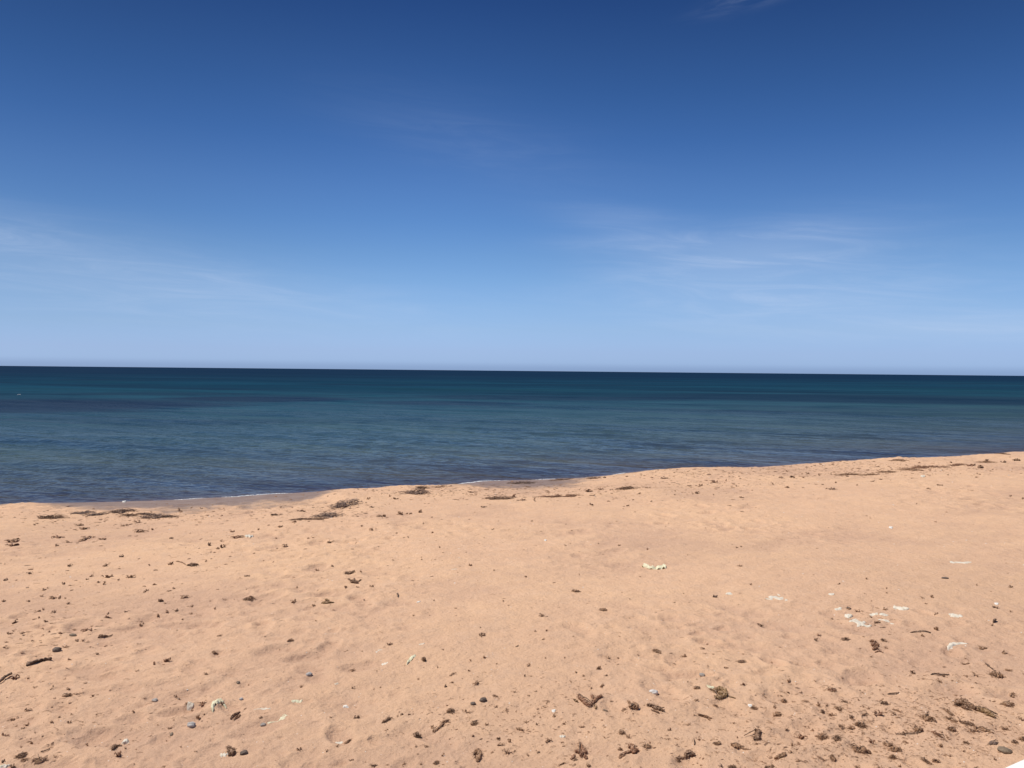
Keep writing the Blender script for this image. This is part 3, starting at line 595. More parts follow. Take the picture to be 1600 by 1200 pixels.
# what lies on the beach: x y w h slant kind tone (photo pixels 1600x1200; only used to find the spot on the sand)
# kinds: S scrap, C clump, M flat mat, T twig, P pebble; tones: d dark, b brown, g golden, p purple grey, r reddish
ITEMS = """
80 808 32 7 0 M d|130 801 28 4 8 M p|190 798 36 7 4 M p|152 804 16 5 0 M p|203 805 14 4 0 M d|244 807 40 9 0 M p|228 803 12 4 0 M p
264 807 12 4 0 M d|125 820 13 3 -10 S b|131 826 14 4 5 S b|193 821 11 4 5 S b|216 816 9 3 20 S b|90 839 18 3 -10 S r|21 844 22 5 5 S b|22 852 20 4 10 S r
107 847 14 2 0 S b|130 843 15 4 30 S b|146 839 10 3 5 S b|160 842 14 3 -5 S b|220 830 16 4 25 S b|238 827 5 4 0 S g|267 841 8 3 0 S d|280 797 8 3 0 S d
299 793 5 2 0 S d|313 794 6 2 0 S d|327 851 9 6 0 S d|340 857 10 4 -15 S b|349 854 6 6 -40 S d|369 839 18 5 -5 S r|364 830 11 4 5 S r|346 845 4 3 0 S d
88 852 6 3 0 S d|54 820 4 3 0 S d|189 869 10 4 0 S d|109 884 8 4 0 S d|163 884 12 4 0 S b|47 896 8 4 0 S d|9 906 7 4 -20 S d|100 912 6 4 10 S d
142 900 7 4 0 S b|137 905 8 3 0 S b|168 901 12 5 20 S b|154 909 8 3 20 S b|162 912 5 6 0 S b|203 901 14 5 -5 S b|185 906 4 3 0 S b|243 913 10 4 20 S b
265 923 8 3 10 S b|272 919 5 3 0 S b|70 921 8 4 40 S d|75 919 3 3 0 S d|64 931 6 4 0 S b|84 934 17 4 -10 S b|93 934 4 7 0 S d|102 935 3 3 0 S d
45 939 6 3 0 S d|5 939 8 4 20 S b|107 943 6 4 0 S d|251 938 14 6 25 S d|288 933 14 5 20 S b|299 947 9 4 0 S b|276 954 7 4 0 S d|298 959 8 3 0 S b
260 955 6 4 0 S r|60 954 8 4 30 S b|68 952 5 4 0 S d|85 956 6 5 0 S d|196 956 9 3 15 S d|168 959 6 3 0 S r|246 962 5 5 0 S r|228 923 8 3 25 S b
301 882 22 6 -5 C d|265 881 6 5 20 S b|234 883 5 3 0 S d|322 877 4 3 0 S d|385 900 12 3 0 S b|389 934 22 8 10 C b|351 937 7 3 0 S b|385 921 3 2 0 S d
336 951 4 4 0 S d|537 787 42 15 0 M p|514 804 38 11 0 M p|472 798 17 3 -5 S d|430 804 20 4 0 S d|461 815 8 4 -40 S b|480 811 56 3 0 M d|437 823 12 3 -5 S b
404 827 5 4 0 S r|651 768 44 11 -5 M p|660 762 16 3 0 M d|581 792 9 3 -10 S d|575 779 5 5 20 S b|619 779 10 4 -20 S b|609 775 4 5 0 S b|687 761 22 2 0 M b
737 769 10 3 10 S b|780 778 46 8 0 M d|755 792 13 3 0 S d|627 802 11 6 0 S b|640 802 10 4 -5 S b|657 799 7 7 50 S b|594 806 14 4 15 S b|582 827 10 5 5 S b
565 822 5 3 0 S d|620 833 4 3 0 S d|638 839 3 3 0 S d|675 832 4 4 -50 S b|661 818 4 2 0 S b|770 827 8 3 0 S b|516 847 14 3 0 S b|445 853 11 5 -10 S b
482 841 6 3 0 S b|489 840 6 3 0 S b|519 884 7 3 -10 S d|496 891 8 4 0 S b|546 895 19 7 15 C d|555 909 22 12 10 C d|558 917 7 4 0 S d|540 917 6 5 0 S b
581 916 10 5 -20 S b|564 893 6 3 -10 S b|621 930 9 3 -80 T d|459 940 11 7 40 S b|512 941 20 8 0 C g|490 945 9 4 0 S b|464 917 4 3 0 S d|734 883 9 4 20 S b
772 891 3 3 0 S d|787 939 5 3 0 S d|678 938 3 3 0 S d|646 962 4 3 0 S b|615 875 6 2 0 S r|659 874 5 2 15 S b|687 855 3 3 0 S d|981 762 32 7 0 M d
862 776 44 4 5 M r|920 767 16 5 0 S r|892 775 20 4 5 M r|872 773 10 4 -5 S r|927 774 12 2 -5 S b|940 764 10 3 10 S r|956 765 8 3 0 S b|1011 762 10 3 0 S b
999 771 6 3 0 S b|924 788 7 4 10 S d|951 783 9 2 -10 S b|989 781 5 2 0 S d|981 790 6 3 -10 S d|974 791 6 2 0 S b|1017 783 7 2 0 S b|1039 747 8 4 -10 S d
1089 770 10 4 0 S d|1054 773 4 2 0 S d|1055 767 3 3 0 S b|1115 773 3 3 0 S b|1160 777 9 4 -10 S b|1150 759 4 3 0 S d|1117 753 12 4 5 S r|1078 759 8 3 0 S b
1095 758 9 3 0 S b|1134 751 4 3 0 S b|1175 766 4 2 0 S b|815 754 42 5 3 M p|875 749 36 3 3 M d|929 747 14 3 0 M d|825 761 10 2 0 S b|857 769 6 3 0 S b
803 775 10 6 0 S r|834 781 5 5 0 S r|815 781 16 3 0 S r|945 746 7 3 0 S d|832 814 5 2 0 S d|884 819 3 2 0 S b|884 852 4 3 0 S d|935 849 6 2 0 S b
967 852 5 3 0 S d|1012 858 4 4 0 S d|1074 867 2 2 0 S d|822 901 5 4 10 S d|905 898 3 3 0 S d|1000 901 4 2 0 S b|900 923 21 6 -5 C b|942 952 17 7 -5 C b
846 962 13 5 15 S b|972 926 3 2 0 S d|984 936 3 2 0 S d|1054 941 5 2 -10 S d|1118 932 6 6 40 S p|1172 913 5 3 0 S d|1068 927 3 2 0 S b|1151 855 5 3 0 S b
1158 854 4 3 0 S d|1156 884 7 4 0 S b|1325 741 40 4 2 M b|1360 741 22 3 5 M b|1385 737 30 3 5 M b|1445 729 60 5 8 M r|1495 726 18 3 5 M r|1517 727 12 3 0 S r
1542 722 20 3 0 M b|1567 722 9 3 0 S d|1530 729 9 3 -10 S d|1590 719 12 3 0 S b|1425 734 30 3 0 M b|1405 719 20 3 0 M b|1541 719 8 3 0 S d|1485 722 7 3 0 S b
1567 709 16 2 0 M d|1261 740 6 4 0 S b|1239 745 10 4 0 S d|1219 746 8 3 -5 S b|1255 746 5 3 0 S g|1280 742 4 4 0 S b|1364 752 7 2 0 S d|1376 749 5 2 0 S d
1300 764 11 3 -15 S d|1305 754 5 3 0 S b|1285 757 7 2 0 S b|1229 761 6 4 -40 S b|1339 758 3 2 0 S d|1207 756 4 2 0 S b|1469 758 12 2 0 S b|1450 763 8 2 0 S b
1424 747 5 2 0 S b|1481 742 3 2 0 S b|1230 736 6 3 0 S b|1579 775 7 3 0 S b|1599 779 5 2 0 S b|1432 787 3 2 0 S b|1372 729 7 3 0 S b|1354 904 5 3 -20 S d
1311 912 4 3 0 S b|1385 919 3 3 0 S b|1385 926 3 3 0 S b|1456 933 5 4 10 S d|1441 934 5 3 0 S d|1446 943 4 3 -30 S b|1577 917 6 4 10 S d|1526 914 3 3 0 S b
1326 951 8 4 0 S b|1340 955 11 4 0 S b|1382 952 4 5 -50 S b|1361 964 7 3 -45 S d|1462 959 8 3 0 S b|1555 949 8 4 20 S d|1579 955 5 3 0 S b|1301 967 6 3 0 S r
22 972 7 6 45 S d|61 965 4 3 0 S d|72 971 10 4 20 S b|81 974 9 2 0 S b|21 986 4 3 0 S b|15 990 6 4 40 S b|35 989 10 3 20 S b|67 982 5 3 0 S b
77 987 5 3 30 S b|114 992 8 6 10 P b|117 984 6 3 -10 S d|134 985 14 5 20 S r|142 984 6 4 0 S r|95 989 10 4 10 S r|170 995 12 2 0 T b|121 1001 5 5 20 S d
129 1001 6 4 -40 S b|221 977 9 5 15 S b|285 968 5 3 0 S b|246 962 5 4 0 S b|169 965 14 4 0 S r|12 1003 10 3 0 S b|49 1001 9 3 0 S b|8 1011 8 2 0 S d
102 1011 7 3 0 S b|34 1020 7 3 0 S r|152 1022 6 4 0 S d|108 1030 6 3 0 S b|216 1006 8 2 -10 S b|261 1032 16 7 0 S r|242 1037 8 5 0 S r|336 1020 14 5 0 C b
342 993 10 3 0 S b|6 1061 18 6 25 T r|25 1059 14 7 10 S r|104 1044 6 2 0 S b|214 1048 7 3 0 S b|322 1053 4 4 20 S d|372 1066 6 5 0 P b|389 1070 3 3 0 S d
101 1061 4 3 0 S d|43 1060 4 3 0 S r|83 1072 4 3 0 S d|80 1077 6 3 0 S b|107 1076 7 5 -30 S b|54 1074 6 3 0 S b|106 1086 16 8 0 C b|122 1084 14 3 10 S b
145 1087 5 4 0 S b|86 1091 8 2 0 S r|275 1088 5 5 0 S d|280 1092 5 4 0 S b|226 1092 3 3 0 S d|291 1099 7 4 -10 S b|317 1099 12 5 0 S r|348 1100 4 7 60 S d
367 1120 18 11 40 C b|311 1122 8 9 0 S b|319 1116 4 3 0 S b|265 1138 10 4 10 S b|268 1147 5 5 0 P b|209 1112 5 4 0 S d|151 1117 3 2 0 S b|22 1123 11 5 0 S b
12 1126 6 2 0 S b|44 1109 8 5 10 S b|93 1120 5 4 30 S b|112 1116 3 3 0 S b|81 1128 5 5 50 S b|109 1129 7 5 10 S d|43 1132 9 5 0 S b|36 1138 7 3 0 S b
55 1145 3 3 0 S b|12 1149 8 4 0 S r|4 1148 5 5 0 S r|235 1150 9 3 0 S b|261 1158 3 3 0 S b|182 1168 14 7 30 C d|196 1169 5 4 0 S b|186 1179 16 8 0 S r
81 1161 8 3 15 S d|136 1164 6 4 0 S d|49 1161 5 5 50 S b|33 1167 5 4 0 S b|71 1174 12 3 0 T d|86 1182 6 3 -10 S b|33 1180 22 9 10 C b|38 1187 12 6 -10 C b
61 1188 26 7 -5 C b|3 1190 8 6 0 S d|20 1198 9 6 0 S d|306 1174 6 3 0 S d|361 1176 14 13 -40 C d|282 1167 4 3 0 S b|256 1198 4 3 0 S b|494 970 4 3 0 S d
454 1000 14 8 35 C b|437 1015 3 2 0 S b|541 1017 9 2 10 S b|566 1018 3 2 0 S d|609 1006 12 4 0 S b|662 1029 8 14 10 C d|692 1015 7 3 0 S b|754 992 13 5 10 S b
751 980 3 3 0 S b|550 1047 13 6 -10 C b|471 1073 7 4 -10 S b|551 1075 6 4 0 S d|584 1077 3 3 0 S d|594 1074 3 3 0 S d|589 1049 3 3 0 S d|735 1032 4 4 0 S b
757 1027 5 5 60 S b|684 1043 3 3 0 S d|733 1048 4 4 60 S d|776 1037 3 3 0 S b|706 1054 14 3 10 S b|697 1072 6 6 60 S d|706 1066 10 4 30 S b|745 1067 16 6 25 S b
654 1061 5 3 0 S b|408 1121 8 3 10 S d|517 1121 5 3 -10 S b|557 1121 14 5 5 S d|605 1124 20 7 25 C d|621 1119 3 4 0 S d|629 1116 7 4 0 S d|639 1116 7 3 15 S b
606 1140 3 3 0 S d|528 1165 9 4 0 S b|543 1159 14 7 25 C b|468 1170 10 6 40 S b|511 1173 6 4 50 S d|550 1187 9 4 0 S d|584 1196 13 4 0 S d|606 1195 8 3 0 S b
630 1194 9 3 30 S b|690 1180 9 6 0 S b|682 1191 14 8 50 C b|657 1194 7 4 20 S b|666 1166 8 5 0 S d|650 1166 5 4 0 S b|652 1148 16 12 0 C d|675 1135 6 5 0 S b
691 1136 34 9 32 C b|699 1102 6 3 0 S d|704 1110 19 11 0 C b|727 1110 10 4 30 S b|732 1113 14 3 10 S b|774 1087 11 6 -10 C b|775 1104 8 5 0 S b|792 1110 11 4 -40 S b
741 1129 16 9 45 C b|760 1132 9 5 0 S b|739 1150 9 4 30 S b|779 1154 13 6 -50 C d|795 1157 9 9 0 S b|781 1164 15 5 0 S b|745 1182 17 20 0 C b|794 1175 20 6 5 S b
836 986 5 3 0 S b|854 985 5 4 -40 S b|849 999 7 3 0 S d|807 1010 8 3 20 S d|852 1028 6 3 0 S d|882 1028 3 3 0 S d|826 1039 9 7 45 S b|935 1044 12 6 20 S b
951 1028 10 5 -10 S d|966 1028 4 3 20 S d|1026 1017 17 6 -10 C b|1070 1025 11 5 30 S b|1099 1013 8 5 30 S b|1101 1021 5 3 0 S b|1188 977 8 6 -10 S d|1159 1033 18 6 0 C d
1162 1022 10 2 0 S b|1135 1043 8 5 35 S b|1106 1041 3 3 0 S d|1126 1086 24 21 -15 C g|1113 1078 13 6 -10 C d|1089 1074 15 7 0 C b|1087 1094 10 5 0 S b|1118 1102 12 6 -15 C b
1178 1106 13 7 15 C b|1197 1090 7 3 0 S d|1026 1086 4 3 0 S d|940 1072 10 6 35 S b|924 1075 5 4 0 S b|912 1056 6 3 20 S b|949 1055 9 3 10 S d|900 1050 4 4 60 S d
892 1065 6 4 10 S b|819 1056 7 4 -5 S d|830 1056 8 3 0 S d|837 1080 4 3 0 S b|826 1087 6 3 0 S b|804 1081 6 4 -50 S b|925 1096 34 20 0 C r|900 1095 12 6 0 S g
931 1105 8 8 0 S g|946 1110 9 4 -5 P b|975 1108 12 6 5 C b|989 1105 15 13 0 C b|1024 1107 29 11 -25 C d|1102 1121 22 6 -15 C b|1084 1117 4 4 0 S b|1075 1132 10 4 15 S b
852 1105 8 3 0 S b|840 1108 9 4 0 S b|866 1119 6 5 0 S b|855 1095 11 3 60 S b|825 1127 11 4 10 S b|839 1132 7 4 -20 S d|882 1130 9 4 40 S b|911 1136 14 3 0 S b
812 1139 16 6 -15 S b|856 1157 14 6 35 S b|972 1144 14 9 0 C b|982 1151 9 8 0 S b|1046 1140 4 6 60 S d|944 1152 4 4 0 S d|907 1176 23 23 0 C r|899 1186 10 7 20 C d
984 1174 28 13 5 C r|972 1181 16 5 15 C r|1011 1165 18 10 10 C b|969 1171 12 5 0 S b|841 1175 9 5 20 S d|825 1180 5 4 0 S b|804 1174 7 4 0 S d|920 1196 9 8 50 C b
877 1194 16 4 20 S b|1077 1181 18 12 0 C d|1059 1188 14 4 10 C d|1086 1160 9 3 75 T d|1091 1155 9 4 0 S r|1121 1161 14 8 20 C b|1156 1167 28 6 -12 C b|1152 1152 5 4 -60 S b
1184 1146 13 15 0 C d|1186 1136 8 4 0 S d|1182 1162 7 4 0 S b|1144 1198 16 8 0 C d|1126 1196 9 7 60 S p|1197 1199 9 6 0 S d|1146 1130 6 4 0 S b|1149 1117 5 3 0 S d
1040 1154 15 3 0 S b|1074 1065 5 3 30 S b|1162 1069 9 5 0 S r|1370 972 12 6 10 C d|1439 988 30 3 0 T b|1441 993 6 3 0 S r|1463 983 8 7 0 S b|1535 1012 14 5 0 C b
1555 971 9 4 -75 T g|1550 977 4 4 0 S d|1569 1020 11 5 -40 S b|1275 1000 6 5 10 S d|1279 992 9 3 0 S r|1321 998 17 5 10 C d|1381 1000 11 6 -10 C d|1367 1012 18 18 -10 C r
1385 1012 6 4 40 S b|1361 1026 6 3 20 S d|1427 1051 11 6 -20 S d|1465 1053 20 3 25 T b|1475 1056 6 5 0 S d|1469 1065 9 5 40 S b|1443 1061 6 3 10 S r|1507 1055 9 3 -30 S b
1526 1055 11 3 -35 S b|1525 1067 9 3 10 S b|1510 1037 12 3 0 S b|1557 1054 24 11 -5 C b|1576 1047 13 5 5 C b|1544 1042 16 2 -50 T d|1232 1064 9 6 -20 S b|1300 1077 16 8 10 C r
1313 1075 5 3 0 S b|1232 1082 6 4 -20 S d|1251 1082 6 4 0 S d|1225 1095 13 7 35 C b|1260 1096 12 4 -50 S b|1211 1104 9 5 40 S b|1215 1116 18 8 0 C b|1279 1101 9 6 -40 S b
1292 1102 6 4 0 S b|1285 1112 12 6 50 S d|1300 1117 13 5 5 S b|1310 1106 15 8 -50 C b|1320 1096 16 5 5 C d|1342 1094 6 3 0 S b|1330 1121 13 6 -30 S d|1351 1116 14 4 40 S d
1357 1107 10 4 0 S b|1372 1115 16 7 5 S r|1381 1098 14 9 -10 C d|1400 1110 22 3 -5 S b|1396 1116 13 5 -5 S b|1395 1084 15 3 15 T b|1315 1135 12 7 -25 C d|1346 1132 22 12 5 C b
1330 1138 15 5 10 S b|1228 1140 8 6 0 S d|1251 1152 16 8 -20 S r|1286 1151 20 9 5 C b|1307 1152 16 9 10 C d|1342 1170 30 16 -5 C b|1355 1174 14 9 0 C b|1387 1162 18 9 -5 C b
1400 1170 18 12 20 C b|1395 1182 13 11 0 C b|1361 1159 9 8 0 S r|1451 1122 20 15 -25 C b|1434 1139 15 14 0 C b|1407 1146 20 5 -5 S d|1427 1148 30 3 0 T d|1465 1147 20 7 -10 C r
1482 1154 9 4 -30 S b|1487 1139 12 9 -20 C b|1482 1112 20 6 -20 C b|1510 1104 36 15 -10 C d|1541 1116 28 11 -28 C g|1487 1124 20 6 -10 C b|1512 1130 26 7 -5 C d|1500 1124 11 4 -75 S d
1520 1140 18 5 20 S b|1540 1140 26 7 -5 C b|1575 1100 19 8 10 C b|1582 1086 14 6 80 C b|1552 1096 8 3 10 S b|1597 1124 9 6 -10 S b|1570 1139 14 4 10 S b|1585 1159 12 7 -30 C d
1596 1154 10 9 0 C b|1552 1160 14 8 15 C p|1509 1160 10 7 10 C d|1506 1174 5 5 0 S d|1470 1165 12 6 10 S b|1447 1189 18 7 -10 C b|1462 1189 14 6 10 S b|1484 1181 11 3 5 S b
1219 1181 20 10 15 C b|1237 1175 8 5 30 S b|1239 1164 8 6 0 S b|1250 1189 20 4 5 S b|1284 1186 18 3 0 S b|1301 1184 12 9 0 C b|1204 1197 12 6 0 C d|1340 1199 9 5 0 S b
1374 1198 9 4 0 S b|1525 1199 8 4 0 S d|1555 1187 7 4 -40 S d|1416 1160 9 4 -10 S b|1270 1141 5 5 60 S b|1349 1146 6 4 30 S b|1405 1197 3 5 80 S b|1190 1190 6 3 0 S b
"""


# ------------------------------------------------------------------ the single, nameable things
LAND = []        # (px, py, phrase) used when a small thing is described by its neighbour
def film(outline, L_, D, Z, rnd, rim=0.5, thick=0.002, dome=0.4, freq=3.0):
    """a crumpled sheet with an uneven outline: outline in -1..1, real thickness"""
    O = np.array(outline, float); n = len(O)
    # refine outline
    t = np.linspace(0, n, n * 8, endpoint=False); i0 = t.astype(int) % n; f = (t - t.astype(int))[:, None]
    P = [O[(i0 + k) % n] for k in (-1, 0, 1, 2)]
    C = 0.5 * ((2 * P[1]) + (-P[0] + P[2]) * f + (2 * P[0] - 5 * P[1] + 4 * P[2] - P[3]) * f ** 2 + (-P[0] + 3 * P[1] - 3 * P[2] + P[3]) * f ** 3)
    # spine: centre line at same u
    m = len(C); rings = 9; s = rnd.randint(0, 999)
    top = C[:, 1]; V = []
    ctr = np.stack([np.clip(C[:, 0], O[:, 0].min() * 0.86, O[:, 0].max() * 0.86), 0 * C[:, 0]], 1)
    order = np.argsort(C[:, 0])
    for k in range(m):                                         # mid height between upper and lower edge at this u
        near = np.abs(C[:, 0] - C[k, 0]) < 0.12
        ctr[k, 1] = (C[near, 1].max() + C[near, 1].min()) / 2
    lay = []
    for r in range(rings + 1):
        fr = r / rings; q = ctr + (C - ctr) * fr
        z = Z * (dome * (1 - fr ** 2) + rim * (gn(q[:, 0] * freq + s, q[:, 1] * freq, 1.0, s % 40) * 0.8 + 0.22 * gn(q[:, 0] * freq * 2.7 + s, q[:, 1] * freq * 2.2, 1.0, s % 31) + 0.25) * (0.35 + 0.65 * fr))
        lay.append(np.stack([q[:, 0] * L_ / 2, q[:, 1] * D / 2, z], 1))
    V = np.concatenate(lay + [l - [0, 0, thick] for l in lay]); nl = (rings + 1) * m; Fc = []
    for r in range(rings):
        for k in range(m):
            a, b_, c_, d_ = r * m + k, r * m + (k + 1) % m, (r + 1) * m + (k + 1) % m, (r + 1) * m + k
            Fc.append((a, b_, c_, d_)); Fc.append((nl + d_, nl + c_, nl + b_, nl + a))
    for k in range(m):
        a, b_ = rings * m + k, rings * m + (k + 1) % m; Fc.append((b_, a, nl + a, nl + b_))
    return V, Fc
BAG = [(-1, .2), (-.85, .75), (-.6, .65), (-.35, .05), (0, -.1), (.25, .35), (.5, .85), (.8, .75), (1, 0), (.8, -.45), (.45, -.9), (.1, -.7), (-.3, -.45), (-.65, -.1), (-.9, -.2)]
TRI = [(-1, -.5), (-.6, .25), (-.1, .95), (.2, 1), (.5, .35), (1, -.45), (.55, -.7), (.1, -1), (-.4, -.75)]
STRIP = [(-1, -.5), (-.8, .35), (-.2, .6), (.3, .7), (1, .9), (.85, .1), (.4, -.6), (-.3, -.5), (-.7, -.9)]
CURVE = [(-1, -1), (-.75, -.1), (-.2, .75), (.4, .95), (1, .35), (.75, -.05), (.3, .0), (-.2, -.35), (-.6, -.9)]
ARCH = [(-1, -1), (-.85, -.1), (-.4, .75), (.2, 1), (.75, .85), (.95, .2), (.9, -.7), (.65, -.9), (.6, .0), (.1, .15), (-.4, -.1), (-.8, -.8)]
WEDGE = [(-1, -1), (-.3, .1), (.4, .8), (.9, 1), (1, .5), (.6, 0), (-.1, -.4), (-.6, -.85)]
BLOB = [(-1, 0), (-.6, .7), (0, .8), (.5, 1), (1, .2), (.7, -.5), (.1, -.9), (-.5, -.7)]
RAG = [(-1, .1), (-.7, .9), (-.3, .5), (.1, 1), (.4, .45), (.9, .6), (1, -.2), (.55, -.5), (.3, -1), (-.2, -.55), (-.6, -.9), (-.8, -.3)]
FILMS = [
 (1022, 886, 38, 11, -3, BAG, 'cream', 1.7, 'plastic_bag', 'bag', 'crumpled cream plastic bag pinched in the middle, lying on the smooth sand', 'crumpled cream bag'),
 (1213, 931, 32, 15, 0, TRI, 'film', .55, 'plastic_sheet', 'plastic', 'white triangular plastic sheet half buried in the smooth sand', 'triangular white sheet'),
 (1501, 878, 28, 6, 2, STRIP, 'film', .8, 'plastic_strip', 'plastic', 'long white plastic strip lying farthest back on the right sand', 'far white strip'),
 (1495, 1006, 32, 9, 12, CURVE, 'film', .9, 'plastic_strip', 'plastic', 'curved smooth white strip lying alone below the scattered white rags', 'curved white strip'),
 (1326, 961, 11, 9, 0, BLOB, 'film', .8, 'plastic_scrap', 'plastic', 'bright white small scrap at the upper left of the torn white rag', 'bright white scrap'),
 (1343, 971, 26, 12, -10, RAG, 'film', .8, 'plastic_rag', 'plastic', 'largest torn white rag with ragged edges among the scattered white scraps', 'torn white rag'),
 (1366, 959, 12, 4, 10, STRIP, 'film', .7, 'plastic_scrap', 'plastic', 'thin white scrap just behind the torn white rag', None),
 (1380, 959, 9, 4, -25, BLOB, 'film', .7, 'plastic_scrap', 'plastic', 'small pale scrap between the torn white rag and the white lump', None),
 (1386, 971, 15, 5, -20, CURVE, 'film', .6, 'plastic_scrap', 'plastic', 'thin pale curved scrap beside the dark weed right of the torn rag', None),
 (1407, 949, 19, 8, -8, BLOB, 'film', 1.2, 'plastic_lump', 'plastic', 'white crumpled lump with a dark weedy underside, farthest right of the rags', 'white weedy lump'),
 (1310, 951, 11, 4, 8, STRIP, 'film', .8, 'plastic_scrap', 'plastic', 'small white sliver at the left end of the scattered rags', 'small white sliver'),
 (1299, 928, 8, 4, 0, BLOB, 'film', 1.0, 'plastic_scrap', 'plastic', 'tiny white scrap lying alone right of the triangular white sheet', None),
 (1493, 960, 17, 7, -5, BLOB, 'film', .7, 'plastic_scrap', 'plastic', 'pale flat scrap above the curved white strip', 'pale flat scrap'),
 (1439, 986, 30, 6, 0, CURVE, 'film', .35, 'plastic_scrap', 'plastic', 'faint pale scrap nearly buried behind the thin curved twig', None),
 (1139, 927, 9, 4, 20, BLOB, 'film', .9, 'plastic_scrap', 'plastic', 'tiny white scrap left of the triangular white sheet', None),
 (340, 1098, 22, 12, 12, ARCH, 'cream', 1.2, 'plastic_piece', 'plastic', 'arched cream plastic piece with a shaded open end, left foreground', 'arched cream piece'),
 (297, 1102, 8, 6, -25, BLOB, 'film', 1.3, 'plastic_scrap', 'plastic', 'small white chunk left of the arched cream piece', 'small white chunk'),
 (196, 1159, 8, 7, 30, BLOB, 'film', 1.4, 'plastic_scrap', 'plastic', 'small white triangular chip standing above the black forked weed', 'white triangular chip'),
 (350, 1178, 11, 8, 0, RAG, 'film', .6, 'plastic_scrap', 'plastic', 'pale sandy crumpled scrap left of the dark folded weed, bottom left', None),
 (6, 1196, 13, 6, 0, RAG, 'film', .8, 'plastic_scrap', 'plastic', 'white crumpled scrap in the bottom left corner', None),
 (641, 1030, 25, 8, 26, WEDGE, 'cream', 1.3, 'plastic_piece', 'plastic', 'pointed cream sliver with a dark raised end beside an upright weed', 'pointed cream sliver'),
 (592, 1016, 15, 7, 15, CURVE, 'film', .5, 'plastic_scrap', 'plastic', 'pale faded scrap upper left of the pointed cream sliver', 'pale faded scrap'),
 (601, 1036, 10, 5, 0, RAG, 'film', .4, 'plastic_scrap', 'plastic', 'faint pale scrap directly below the pale faded scrap', None),
 (659, 1006, 9, 3, 0, STRIP, 'film', .8, 'plastic_scrap', 'plastic', 'tiny white scrap above the pointed cream sliver', None),
 (526, 1068, 7, 3, 15, STRIP, 'film', 1.0, 'plastic_scrap', 'plastic', 'tiny white curled scrap right of the round grey pebble', None),
 (464, 1095, 15, 5, -3, STRIP, 'cream', .9, 'plastic_strip', 'plastic', 'short cream strip above the two long white strips', 'short cream strip'),
 (410, 1107, 18, 5, -14, WEDGE, 'film', .8, 'plastic_strip', 'plastic', 'thin tilted white strip, uppermost left of the pair', 'thin tilted white strip'),
 (434, 1124, 27, 7, 10, BAG, 'cream', .7, 'plastic_strip', 'plastic', 'long cream strip widening at its right end, beside a dark blue pebble', 'long cream strip'),
 (530, 1160, 11, 5, 0, BLOB, 'film', .5, 'plastic_scrap', 'plastic', 'faint white scrap tucked under brown weed, lower left middle', None),
 (1110, 1073, 11, 6, 0, BLOB, 'cream', .9, 'shell', 'shell', 'rounded cream shell at the top left of the golden tangled weed', 'rounded cream shell'),
 (879, 1150, 9, 5, 5, RAG, 'film', .9, 'plastic_scrap', 'plastic', 'small bright white crumb above the big brown clump', 'bright white crumb'),
 (865, 1110, 6, 5, 0, BLOB, 'shell', 1.1, 'shell', 'shell', 'small round white shell left of the antler shaped weed', 'small round white shell'),
 (540, 1104, 5, 5, 30, BLOB, 'shell', 1.3, 'shell', 'shell', 'small round white shell right of the short cream strip', None),
 (389, 837, 12, 5, 0, RAG, 'film', 1.2, 'plastic_scrap', 'plastic', 'small white scrap beside red brown weed near the left waterline', 'white scrap by the waterline'),
 (654, 940, 6, 3, 0, STRIP, 'shell', .9, 'shell', 'shell', 'tiny pale shell right of the small upright twig', None),
 (710, 889, 9, 2, 0, STRIP, 'film', .8, 'plastic_scrap', 'plastic', 'tiny pale strip alone on the smooth middle sand', None),
 (852, 844, 4, 3, 0, BLOB, 'shell', 1.3, 'shell', 'shell', 'tiny white shell alone in the upper middle of the sand', None),
 (1442, 744, 6, 4, 0, BLOB, 'film', 1.3, 'plastic_scrap', 'plastic', 'tiny white scrap just below the far right line of weed', None),
 (1392, 824, 5, 4, 0, BLOB, 'shell', 1.2, 'shell', 'shell', 'tiny white shell on bare sand far right', None),
 (684, 1041, 0, 0, 0, None, None, 0, None, None, None, None),
 (1557, 943, 5, 3, 0, BLOB, 'shell', 1.2, 'shell', 'shell', 'tiny white shell near the right edge above the curved strip', None),
 (194, 784, 5, 3, 0, BLOB, 'shell', 1.6, 'shell', 'shell', 'small white shell on wet sand at the left waterline', None),
 (1172, 1102, 6, 3, 0, BLOB, 'shell', 1.2, 'shell', 'shell', 'tiny white shell lower right of the golden tangled weed', None),
]
